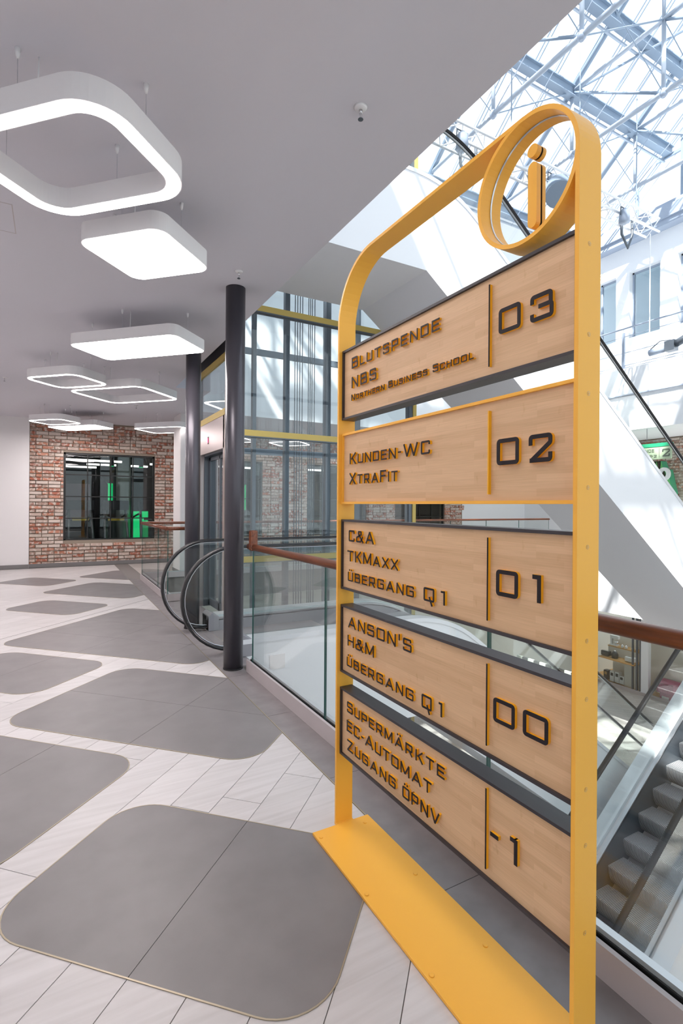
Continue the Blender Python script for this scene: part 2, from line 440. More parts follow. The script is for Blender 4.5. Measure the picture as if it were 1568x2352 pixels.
for fi, (p0, p1, q0, q1, pj, qj) in enumerate(F):
    base = rrect(p0, q0, p1, q1, 0.19 if fi in (0, 1, 2, 3) else 0.17, 10)
    ps = [p0 - 1] + pj + [p1 + 1]; qs = [q0 - 1] + qj + [q1 + 1]; g = 0.0012
    for i in range(len(ps) - 1):
        for j in range(len(qs) - 1):
            c_ = clip(base, -1, 0, -(ps[i] + g)); c_ = clip(c_, 1, 0, ps[i + 1] - g)
            c_ = clip(c_, 0, -1, -(qs[j] + g)); c_ = clip(c_, 0, 1, qs[j + 1] - g)
            poly = [pq2xy(*t) for t in c_]
            poly = clip(poly, 1, 0, 1.285)
            if len(poly) < 3: continue
            tb = NB(); prism(tb, poly, -0.012, 0.0)
            obj('stone_tile', tb, 'tile', floor)
    # thin metal edging strip
    inner = rrect(p0 - .0005, q0 - .0005, p1 + .0005, q1 + .0005, 0.19 if fi < 4 else 0.17, 10)
    outer = rrect(p0 - .0055, q0 - .0055, p1 + .0055, q1 + .0055, 0.195 if fi < 4 else 0.175, 10)
    eb = NB()
    for i in range(len(inner)):
        quad = [pq2xy(*inner[i]), pq2xy(*outer[i]), pq2xy(*outer[(i + 1) % len(inner)]), pq2xy(*inner[(i + 1) % len(inner)])]
        quad = clip(quad, 1, 0, 1.285)
        if len(quad) > 2: prism(eb, quad, -0.010, 0.0006)
    obj('edging_strip', eb, 'brass', floor)
# straight edging + border tiles along the balustrade
one('edging_strip', 'brass', floor, (1.2865, -3.9, -0.01, 1.2925, 10.6, 0.0008))
y = -3.9 + 0.085
edges = [1.505 + 0.915 * k for k in range(-6, 11)]
for a, b2 in zip(edges[:-1], edges[1:]):
    one('border_tile', 'border_tile', floor, (1.294, a + .0015, -0.012, 1.482, b2 - .0015, 0.0))
for (x0, y0, x1, y1) in ((1.484, 4.50, 1.62, 5.1), (1.484, 5.103, 1.62, 6.197), (1.484, 6.2, 1.86, 6.85), (1.484, 6.853, 1.86, 7.95)):
    one('border_tile', 'border_tile', floor, (x0, y0, -0.012, x1, y1, 0.0))
# expansion joint, a thin dark line running through the planks
bm = NB(); prism(bm, clip([pq2xy(p, q) for p, q in ((3.0, 4.997), (9.5, 4.997), (9.5, 5.005), (3.0, 5.005))], 1, 0, 1.285), -0.01, -0.0012)
obj('expansion_joint', bm, 'baseboard', floor)

# ------------------------------------------------------------------ ceiling and upper slabs
bm = NB(); box(bm, -4.2, -4.2, ZC, XE, YF + .1, ST + .0); box(bm, XE, 10.65, ZC, XW, YF + .1, ST); box(bm, XE, 8.75, ZC, 2.32, 10.65, ST)
ceil = struct('ceiling', bm, 'ceiling_paint', 'flat grey-white plaster ceiling over the mall walkway', 'ceiling')
bm = NB()
for a, b2 in (((-.262 - .22, 3.947), (-.262 + .02, 4.36)),):
    for q in ((a[0], a[1], b2[0], a[1] + .006), (a[0], b2[1] - .006, b2[0], b2[1]), (b2[0] - .006, a[1], b2[0], b2[1]), (a[0], a[1], a[0] + .006, b2[1])):
        box(bm, q[0], q[1], ZC - .001, q[2], q[3], ZC + .002)
obj('access_panel', bm, 'kerb', ceil, label='flush access hatch in the ceiling')
bm = NB(); box(bm, XG, -4, 3.5, XW, 10.65, 4.44); box(bm, XG - .02, -4, 4.44, XW, 10.65, ST)
struct('trim_1', bm, 'atrium_white', 'white slab of the upper gallery across the atrium', 'gallery')
bm = NB(); box(bm, XG, -4, -1.42, XW + 3, 10.7, -0.01); box(bm, k1_ + 1.7, 4.75, -1.42, XG, 6.16, -0.01)
struct('trim_2', bm, 'atrium_white', 'white slab edge of the opposite gallery on our level', 'gallery')

# walls
struct('wall_left', (lambda b: (box(b, -2.8, -4.2, 0, -2.6, YF, ZC), b)[1])(NB()), 'white_paint', 'white side wall outside the frame on the left', 'wall')  # unseen wall set close in to bounce light onto the sign
bm = NB(); box(bm, -4.2, -4.4, ZC, -1.2, -4.2, 10); box(bm, -4.2, -4.4, -ST, XW, -4.2, 0.1); box(bm, -1.2, -4.4, ZC, 1.7, -4.2, ST)
struct('wall_rear', bm, 'white_paint', 'white wall behind the camera around an added glazed front', 'wall')
bm = NB()
for x_ in [-2.87 + 1.67 * k for k in range(12)]: box(bm, x_ - .04, -4.36, .1, x_ + .04, -4.24, 10)
for z_ in (.15, 3.3, 5.2, 7.5, 9.95): box(bm, -1.2, -4.35, z_ - .05, XW, -4.25, z_ + .05)
gf = struct('window_0', bm, 'steel_dark', 'unseen glazed front behind the camera, added to let in daylight', 'window')  # front invented so daylight reaches the sign from behind the camera
one('pane', 'glass', gf, (-2.87, -4.31, .1, XW, -4.30, 10))
bm = NB(); box(bm, -2.6, 13.5, 0, -0.475, 13.75, ZC)
struct('wall_back', bm, 'white_paint', 'smooth white wall left of the brick wall', 'wall')
# wall above our slab, facing the atrium, and the lower one below our floor
bm = NB(); box(bm, -1.2, -4.2, ST, -1.0, 10.65, 12)
struct('wall_upper', bm, 'atrium_white', 'white upper floor wall set back above the ceiling', 'wall')
bm = NB(); box(bm, -4.2, -4.2, -ST, 0.9, 10.7, -0.5); 
struct('wall_lower', bm, 'atrium_white', 'white wall of the level below our floor', 'wall')
bm = NB(); box(bm, -1.2, 13.6, ST, XW, 13.8, 12)
struct('wall_far', bm, 'atrium_white', 'white wall of the upper far gallery', 'wall')

# baseboards
bm = NB(); box(bm, -2.6, 13.47, 0, -0.475, 13.5, 0.09); box(bm, -0.475, 13.55, 0, 11.9, 13.585, 0.09)
struct('baseboard_back', bm, 'baseboard', 'dark grey skirting along the white wall and the brick wall', 'baseboard')

# ------------------------------------------------------------------ brick wall with windows
WINS = [(0.205, 2.22), (3.05, 5.07), (6.45, 8.47), (9.55, 11.6)]
WZ0, WZ1 = 0.60, 2.655
bm = NB()
xs = [-0.475] + [v for w_ in WINS for v in w_] + [12.4]
for i in range(0, len(xs), 2): box(bm, xs[i], YF, 0, xs[i + 1], YF + 0.25, ZC)
for a, b2 in WINS: box(bm, a, YF, 0, b2, YF + .25, WZ0); box(bm, a, YF, WZ1, b2, YF + .25, ZC)
bwall = struct('wall_brick', bm, 'mortar', 'old whitewashed red brick wall with a black framed window', 'wall')
def brick_mesh(seed, w_, h_, d_):
    r = random.Random(seed); b = NB(); j = lambda s: (r.random() - .5) * s
    v = []
    for yy, ins in ((0, 0.0), (-d_, 0.004)):
        for (sx, sz) in ((-1, -1), (1, -1), (1, 1), (-1, 1)):
            v.append(b.verts.new((sx * (w_ / 2 - ins) + j(.006), yy + (j(.008) if yy else 0), sz * (h_ / 2 - ins) + j(.006))))
    b.faces.new(v[4:8]); 
    for i in range(4): b.faces.new((v[i], v[(i + 1) % 4], v[4 + (i + 1) % 4], v[4 + i]))
    return mesh('brick', b, 'brick')
BM = [brick_mesh(s, 0.238, 0.069, 0.026 + 0.006 * (s % 3)) for s in range(6)]
BH = [brick_mesh(20 + s, 0.113, 0.069, 0.026 + 0.006 * (s % 2)) for s in range(4)]
rb = random.Random(11); far_b = NB(); nbr = 0
PITCH = 0.0805
for row in range(42):
    z = 0.045 + PITCH * row + PITCH / 2
    if z + .035 > ZC: continue
    x = -0.475 + 0.005; half = row % 2 == 1
    first = True
    while x < 12.3:
        wd = 0.113 if (first and half) or rb.random() < .16 else 0.238
        first = False
        hit = None
        if WZ0 - .035 < z < WZ1 + .035:
            for a, b2 in WINS:
                if x < b2 and x + wd > a: hit = (a, b2)
        if hit and x < hit[0] - 0.05: wd = min(wd, hit[0] - x - 0.004); hit = None
        elif hit:
            x = hit[1] + 0.004; continue
        cx = x + wd / 2
        if 0.0 < wd:
            sc = wd / (0.238 if wd > .15 else .113)
            meb = (BM if wd > .15 else BH)[rb.randrange(6 if wd > .15 else 4)]
            if cx < 2.75 and nbr < 296 and not (cx > 2.35 and row > 30):
                o = bpy.data.objects.new('brick', meb); C.objects.link(o); o.parent = bwall
                o.location = (cx, YF, z); o.scale = (sc, 0.8 + rb.random() * .5, 1); nbr += 1
            else:
                d_ = 0.02 + rb.random() * .015
                box(far_b, cx - wd / 2 + .002, YF - d_, z - .034, cx + wd / 2 - .002, YF, z + .034)
        x += wd + 0.011
o = obj('bricks_beyond', far_b, 'brick', bwall); o['kind'] = 'stuff'
print('bricks', nbr)

for wi, (a, b2) in enumerate(WINS):
    bm = NB(); fw_ = 0.045; y0, y1 = YF + .03, YF + .09
    box(bm, a, y0, WZ0, a + fw_, y1, WZ1); box(bm, b2 - fw_, y0, WZ0, b2, y1, WZ1)
    box(bm, a, y0, WZ0, b2, y1, WZ0 + .03); box(bm, a, y0, WZ1 - fw_, b2, y1, WZ1)
    wn = struct('window_%d' % (wi + 1), bm, 'win_black', 'black steel framed gym window in the brick wall' if wi == 0 else 'black framed window in the far brick wall, number %d from the left' % (wi + 1), 'window')
    bm = NB()
    for k in (1, 2, 3):
        xx = a + (b2 - a) * k / 4; box(bm, xx - .012, y0 + .01, WZ0, xx + .012, y1 - .01, WZ1)
        zz = WZ0 + (WZ1 - WZ0) * k / 4; box(bm, a, y0 + .01, zz - .012, b2, y1 - .01, zz + .012)
    obj('glazing_bars', bm, 'win_black', wn)
    W4 = (b2 - a) / 4; H4 = (WZ1 - WZ0) / 4
    for i in range(4):
        for j in range(4):
            if wi == 0:
                one('pane', 'glass_window', wn, (a + W4 * i + .012, YF + .055, WZ0 + H4 * j + .012, a + W4 * (i + 1) - .012, YF + .061, WZ0 + H4 * (j + 1) - .012))
    if wi: one('pane', 'glass_window', wn, (a + .045, YF + .055, WZ0 + .03, b2 - .045, YF + .061, WZ1 - .045))

# gym behind the windows
for nm_, q_, lb_ in (('wall_gym_back', (-2, 20.0, 0, 13, 20.2, 3.3), 'dark back wall of the gym'), ('wall_gym_left', (-2.2, YF + .25, 0, -2, 20, 3.3), 'dark left wall of the gym'), ('wall_gym_right', (13, YF + .25, 0, 13.2, 20, 3.3), 'dark right wall of the gym'), ('ceiling_gym', (-2, YF + .25, 3.3, 13, 20.2, 3.5), 'dark ceiling of the gym'), ('floor_gym', (-2, YF + .25, -.1, 13, 20, 0.0), 'dark floor of the gym')):
    bm = NB(); box(bm, *q_); struct(nm_, bm, 'gym_dark', lb_, 'gym shell')
for i, (x, yy, L_, rz) in enumerate(((0.9, 15.4, 1.5, 0.06), (1.7, 16.9, 1.7, 0.05), (0.5, 18.2, 1.4, 0.1), (3.1, 15.8, 1.3, -.05), (5.0, 15.6, 1.2, .1), (7.4, 15.3, 1.3, .0), (9.9, 15.5, 1.3, .1))):
    bm = NB(); box(bm, -L_ / 2, -.035, -.02, L_ / 2, .035, .03); t = thing('tube_lamp', 'white strip light on the gym ceiling, %s' % ['nearest the window on the left', 'second row behind the window', 'deepest in the room at the left', 'right part of the first window', 'seen through the second window', 'seen through the third window', 'seen through the fourth window'][i], 'lamp', (x, yy, 2.62), 'strip lights in the gym', rz)
    obj('tube', bm, 'tube_light', t)
    bm = NB(); box(bm, -L_ / 2, -.06, .03, L_ / 2, .06, .06); obj('housing', bm, 'machine', t)
    for s in (-1, 1): bm = NB(); tube(bm, (s * L_ * .4, 0, .06), (s * L_ * .4, 0, .68), .006, 6); obj('suspension_wire', bm, 'machine', t)
t = thing('gym_column', 'pale column lit green inside the gym window', 'column', (1.80, 16.4, 0)); bm = NB(); lathe(bm, [(0.2, 0), (0.2, 3.3)], 24); obj('shaft', bm, 'gym_column', t); bm = NB(); lathe(bm, [(0.215, 0), (0.215, .1)], 24); obj('base_ring', bm, 'machine', t)
t = thing('punching_bag', 'black hanging punching bag in the gym window', 'punching bag', (1.12, 15.6, 0)); bm = NB(); lathe(bm, [(0.1, .45), (0.19, .5), (0.2, 2.0), (0.13, 2.1), (0.03, 2.2)], 20); obj('bag', bm, 'rubber_matte', t); bm = NB(); tube(bm, (0, 0, 2.2), (0, 0, 3.3), .015); obj('chain', bm, 'machine', t)
tag(one('light_panel', 'green_light', None, (2.02, 16.1, 0.25, 2.45, 16.14, 1.25)), 'green glowing panel low in the gym window', 'panel')
tag(one('light_panel', 'green_light', None, (1.60, 19.95, 1.34, 1.84, 20.0, 2.19)), 'narrow green glowing panel in the middle of the gym window', 'panel')
tag(one('light_panel', 'green_light', None, (6.59, 19.95, 1.26, 6.74, 20.0, 2.27)), 'thin green glowing strip in the second window', 'panel')
t = thing('wall_poster', 'pink and white wall graphic at the left of the gym window', 'poster', (0.45, 17.0, 0)); one('board', 'gym_pink', t, (-.55, 0, 1.0, .5, .04, 2.05)); one('backing', 'machine', t, (-.57, .04, .0, .52, .08, 2.08))
for i, (x, yy) in enumerate(((0.62, 15.0), (1.45, 14.8), (2.35, 14.9))):
    t = thing('treadmill', ['dark treadmill at the left of the gym window', 'dark treadmill with yellow trim at the centre of the gym window', 'grey treadmill at the right of the gym window'][i], 'treadmill', (x, yy, 0), 'treadmills in the gym', 0.15)
    one('deck', 'machine', t, (-.35, -.2, .05, .35, 1.3, .2))
    for s in (-1, 1): bm = NB(); tube(bm, (s * .3, -.15, .15), (s * .26, .1, 1.35), .035, 8); obj('upright', bm, 'machine_grey', t)
    one('console', 'machine', t, (-.32, 0, 1.3, .32, .12, 1.55))
    for s in (-1, 1): bm = NB(); tube(bm, (s * .3, .1, 1.2), (s * .3, .6, 1.1), .025); obj('handle', bm, 'rubber', t)
    one('trim_strip', 'gym_yellow' if i < 2 else 'machine_grey', t, (-.2, -.02, 1.02, .2, .0, 1.10))
for i, x in enumerate((1.33, 2.05)):
    t = thing('spotlight', ['green spotlight under the gym ceiling at centre', 'green spotlight under the gym ceiling at right'][i], 'spotlight', (x, 14.7, 2.55), 'green spotlights in the gym'); bm = NB(); lathe(bm, [(.06, -.1), (.05, .08), (.02, .12)], 14); obj('body', bm, 'machine', t)
    bm = NB(); lathe(bm, [(.052, -.112), (.052, -.1)], 14); obj('lens', bm, 'green_light', t); bm = NB(); tube(bm, (0, 0, .1), (0, 0, .75), .01); obj('stem', bm, 'machine', t)

# ------------------------------------------------------------------ columns
def column(x, y, label):
    t = thing('steel_column', label, 'column', (x, y, 0), 'round dark steel columns')
    bm = NB(); lathe(bm, [(0.086, 0.012), (0.086, ZC)], 48); obj('shaft', bm, 'col_dark', t)
    bm = NB(); lathe(bm, [(0.088, 0.0), (0.088, 0.012)], 48); obj('foot_ring', bm, 'rubber_matte', t)
    return t
column(1.405, 4.47, 'tall round charcoal steel column nearest the camera beside the glass balustrade')
column(1.435, 6.17, 'round charcoal steel column behind the escalator handrail loops')
t = thing('white_column', 'wide white column standing behind the far corner of the glass balustrade', 'column', (2.72, 11.45, 0))
bm = NB(); box(bm, -.40, -.35, .0, .40, .35, ST + 2); obj('shaft', bm, 'white_paint', t, bevel=.02)
bm = NB(); box(bm, -.41, -.36, 0, .41, .36, .07); obj('base_strip', bm, 'baseboard', t)

# ------------------------------------------------------------------ glass balustrades
def balustrade(name, label, runs, ends=(), pane_cuts=None, skip_rail=False, grp='glass balustrades with wooden rails'):
    """runs: list of (x0,y0,x1,y1) centre lines; axis aligned"""
    t = thing('glass_balustrade', label, 'balustrade', (runs[0][0], runs[0][1], 0), grp)
    ox, oy = runs[0][0], runs[0][1]
    for ri, (x0, y0, x1, y1) in enumerate(runs):
        al = 'y' if abs(x1 - x0) < 1e-6 else 'x'
        def B(n, mt, c0, c1, a0, a1, z0, z1):
            if al == 'y': return one(n, mt, t, (x0 - ox + c0, a0 - oy, z0, x0 - ox + c1, a1 - oy, z1))
            return one(n, mt, t, (a0 - ox, y0 - oy + c0, z0, a1 - ox, y0 - oy + c1, z1))
        a0, a1 = (min(y0, y1), max(y0, y1)) if al == 'y' else (min(x0, x1), max(x0, x1))
        B('kerb', 'kerb', -.022, -.004, a0, a1, 0, .105)
        B('gasket', 'rubber_matte', -.004, .004, a0, a1, .0, .098)
        B('gasket', 'rubber_matte', .016, .022, a0, a1, .0, .102)
        B('kerb_cap', 'kerb_cap', .022, .05, a0, a1, -.3, .118)
        cuts = pane_cuts[ri] if pane_cuts else None
        if cuts is None:
            n = max(1, round((a1 - a0) / 1.35)); cuts = [a0 + (a1 - a0) * k / n for k in range(n + 1)]
        for c0, c1 in zip(cuts[:-1], cuts[1:]):
            g = .006
            if al == 'y': q = (x0 - ox + .004, c0 + g - oy, .03, x0 - ox + .016, c1 - g - oy, 1.075)
            else: q = (c0 + g - ox, y0 - oy + .004, .03, c1 - g - ox, y0 - oy + .016, 1.075)
            p = one('glass_pane', ['glass', 'glass_edge'], t, q)
            ex = 1 if al == 'y' else 0
            for f in p.data.polygons:
                if abs(f.normal[ex]) > .9: f.material_index = 1
        if not skip_rail:
            bm = NB(); r = .0275
            if al == 'y': tube(bm, (x0 - ox, a0 - oy, 1.09), (x0 - ox, a1 - oy, 1.09), r, 20)
            else: tube(bm, (a0 - ox, y0 - oy, 1.09), (a1 - ox, y0 - oy, 1.09), r, 20)
            obj('handrail', bm, 'rail_wood', t)
    for (ex, ey) in ends:
        bm = NB(); box(bm, ex - ox - .03, ey - oy - .045, 1.06, ex - ox + .03, ey - oy + .03, 1.235); obj('handrail_end_block', bm, 'rail_wood', t, bevel=.012)
    return t
balustrade('b1', 'clear glass balustrade with round brown wooden handrail behind the yellow sign', [(1.50, -3.9, 1.50, 4.33)], ends=[(1.50, 4.24)], pane_cuts=[[-3.9, -2.7, -1.3, .1, 1.495, 2.895, 4.26]])
balustrade('b2', 'small corner of glass balustrade with thin brown rail left of the lift', [(1.50, 8.03, 1.50, 10.64), (1.50, 8.03, 1.85, 8.03), ], pane_cuts=[[8.04, 8.87, 10.63], [1.52, 1.85]])
balustrade('b3', 'far glass balustrade with brown rail in front of the brick wall', [(1.52, 10.68, XG, 10.68)])
balustrade('b4', 'glass balustrade along the opposite gallery, hidden behind the white escalator', [(XG + .03, -3.9, XG + .03, 3.0)])

# ------------------------------------------------------------------ pendant lamps
def lamp(p0, p1, q0, q1, ring, rad, label, z=3.07, zc=ZC):
    cx, cy = pq2xy((p0 + p1) / 2, (q0 + q1) / 2); a, b_ = (p1 - p0) / 2, (q1 - q0) / 2
    t = thing('pendant_lamp', label, 'lamp', (cx, cy, z), 'white rounded pendant lamps', PI / 4)
    hh = 0.11; seg = 10
    if ring:
        rw = ring
        o1 = rrect(-a, -b_, a, b_, rad, seg); i1 = rrect(-a + rw, -b_ + rw, a - rw, b_ - rw, max(rad - rw, .03), seg)
        lo = rrect(-a + .006, -b_ + .006, a - .006, b_ - .006, rad - .006, seg); li = rrect(-a + rw - .006, -b_ + rw - .006, a - rw + .006, b_ - rw + .006, max(rad - rw + .006, .03), seg)
        bm = NB(); n = len(o1)
        O0 = [bm.verts.new((x, y, 0)) for x, y in o1]; O1 = [bm.verts.new((x, y, hh)) for x, y in o1]
        I0 = [bm.verts.new((x, y, 0)) for x, y in i1]; I1 = [bm.verts.new((x, y, hh)) for x, y in i1]
        for i in range(n):
            j = (i + 1) % n
            for q in ((O0[i], O0[j], O1[j], O1[i]), (I0[j], I0[i], I1[i], I1[j]), (O1[i], O1[j], I1[j], I1[i]), (O0[j], O0[i], I0[i], I0[j])):
                bm.faces.new(q)
        me = mesh('housing', bm, 'lamp_body'); obj('housing', me, None, t)
        bm = NB(); P = [bm.verts.new((x, y, -.002)) for x, y in lo]; Q = [bm.verts.new((x, y, -.002)) for x, y in li]
        P2 = [bm.verts.new((x, y, -.0005)) for x, y in lo]; Q2 = [bm.verts.new((x, y, -.0005)) for x, y in li]
        for i in range(n):
            j = (i + 1) % n
            bm.faces.new((P[i], Q[i], Q[j], P[j])); bm.faces.new((P[i], P[j], P2[j], P2[i])); bm.faces.new((Q[j], Q[i], Q2[i], Q2[j]))
        obj('diffuser', bm, 'lamp_light', t)
    else:
        bm = NB(); prism(bm, rrect(-a, -b_, a, b_, rad, seg), 0, hh); obj('housing', bm, 'lamp_body', t)
        bm = NB(); prism(bm, rrect(-a + .008, -b_ + .008, a - .008, b_ - .008, rad - .006, seg), -.003, -.0005); obj('diffuser', bm, 'lamp_light', t)
    k = .05
    for sx, sy in ((1, .0), (-1, .0), (0, 1), (0, -1)):
        x = sx * (a - k); y = sy * (b_ - k)
        bm = NB(); tube(bm, (x, y, hh), (x, y, zc - z - .03), .0016, 6); c = obj('suspension_cable', bm, 'steel', t)
        bm = NB(); lathe(bm, [(.004, zc - z - .045), (.009, zc - z - .03), (.012, zc - z)], 12, cx=x, cy=y); obj('ceiling_cup', bm, 'lamp_body', c)
    bm = NB(); path_tube(bm, [(-a + k + .05, -.05, hh), (-a + k + .055, -.05, hh + .08), (-a + k + .06, -.05, zc - z)], .004, 6); obj('power_cord', bm, 'lamp_body', t)
    return t
lamp(1.675, 2.385, 1.47, 2.385, .078, .20, 'large white ring-shaped pendant lamp cut off at the left edge')
lamp(2.60, 3.185, 1.845, 2.455, 0, .09, 'solid square glowing pendant lamp under the largest ring lamp')
lamp(4.27, 4.87, 2.866, 4.118, 0, .09, 'long solid glowing pendant lamp beside the tall dark column')
lamp(5.24, 5.90, 4.93, 5.77, .06, .17, 'white ring lamp left of the wide ring lamp in mid distance')
lamp(6.00, 6.99, 4.56, 5.80, .06, .17, 'wide white ring lamp in front of the white column top')
lamp(7.97, 8.58, 7.83, 8.66, .055, .15, 'small ring lamp near the top left of the brick wall')
lamp(8.73, 9.33, 7.70, 8.94, 0, .09, 'flat solid pendant lamp overlapping the small ring lamp before the brick wall')
lamp(9.33, 10.16, 6.10, 7.30, .055, .15, 'ring lamp at the top right of the brick wall, half behind the white column')
lamp(12.20, 13.10, 4.55, 5.45, .045, .15, 'ring lamp under the far gallery ceiling seen through the lift glass')
lamp(11.3, 12.1, 5.65, 6.5, .045, .15, 'ring lamp seen through the left edge of the lift glass')
lamp(14.1, 15.0, 3.2, 4.1, .045, .15, 'far gallery ring lamp hidden behind the sign panels')
lamp(.35, 1.15, .35, 1.2, .07, .17, 'ring lamp above the camera outside the frame')  # this and the following unseen lamps are added to brighten the walkway
lamp(-1.2, -.4, 1.9, 2.7, .07, .17, 'ring lamp behind the camera on the left')
lamp(2.9, 3.6, 5.0, 5.9, 0, .09, 'solid pendant lamp left outside the frame')
lamp(.5, 1.2, 3.6, 4.4, .07, .17, 'ring lamp left outside the frame near the camera')
lamp(5.6, 6.2, 7.3, 8.4, 0, .09, 'long solid pendant lamp outside the frame on the far left')
for i_, y_ in enumerate((5.4, 7.6, 10.2)):  # lamps put in to brighten the dim lower level
    p_, q_ = (1.1 + y_) / R2, (y_ - 1.1) / R2
    lamp(p_ - .3, p_ + .3, q_ - .3, q_ + .3, 0, .09, 'square glowing lamp under our floor slab on the level below, %s' % ['nearest the camera', 'middle one', 'farthest one'][i_], z=-.85, zc=-.5)

# sprinklers
for i, (x, y) in enumerate(((1.287, 2.14), (1.325, 4.135), (-.663, 9.40), (1.398, 10.71))):
    t = thing('sprinkler', ['ceiling sprinkler with round white rosette above the sign', 'ceiling sprinkler just above the tall dark column', 'ceiling sprinkler at the far left edge', 'ceiling sprinkler in front of the brick wall'][i], 'sprinkler', (x, y, ZC), 'ceiling sprinklers')
    bm = NB(); lathe(bm, [(.010, -.014), (.026, -.008), (.034, 0)], 20); obj('rosette', bm, 'sprinkler_white', t)
    bm = NB(); lathe(bm, [(.008, -.03), (.009, -.014)], 10); tube(bm, (-.008, 0, -.03), (-.004, 0, -.055), .002, 5); tube(bm, (.008, 0, -.03), (.004, 0, -.055), .002, 5); tube(bm, (0, 0, -.03), (0, 0, -.052), .0025, 6); obj('sprinkler_head', bm, 'chrome', t)
    bm = NB(); lathe(bm, [(.013, -.060), (.013, -.057)], 12); obj('deflector', bm, 'steel_dark', t)

# ------------------------------------------------------------------ stroke lettering
HW = .070  # half stroke, letter height = 1
def corner_pairs(P, h, closed):
    n = len(P); out = []
    idx = range(n)
    for i in idx:
        p = Vector(P[i])
        if not closed and i == 0:
            d = (Vector(P[1]) - p).normalized(); nn = Vector((-d.y, d.x)); out.append((p + nn * h, p - nn * h)); continue
        if not closed and i == n - 1:
            d = (p - Vector(P[i - 1])).normalized(); nn = Vector((-d.y, d.x)); out.append((p + nn * h, p - nn * h)); continue
        d0 = (p - Vector(P[i - 1])).normalized(); d1 = (Vector(P[(i + 1) % n]) - p).normalized()
        n0 = Vector((-d0.y, d0.x)); n1 = Vector((-d1.y, d1.x)); cr_ = d0.x * d1.y - d0.y * d1.x
        if abs(cr_) < 1e-4: out.append((p + n0 * h, p - n0 * h)); continue
        bis = (n0 + n1).normalized(); mlen = h / max(.3, bis.dot(n0))
        s = 1 if cr_ > 0 else -1   # s>0: left turn, inner side is left (+n)
        inner = p + bis * mlen * s
        a0 = math.atan2(-n0.y * s, -n0.x * s); a1 = math.atan2(-n1.y * s, -n1.x * s); da = (a1 - a0 + PI) % (2 * PI) - PI
        K = 4
        for k in range(K + 1):
            a = a0 + da * k / K; o_ = inner + Vector((math.cos(a), math.sin(a))) * 2 * h
            out.append((inner, o_) if s > 0 else (o_, inner))
    return out

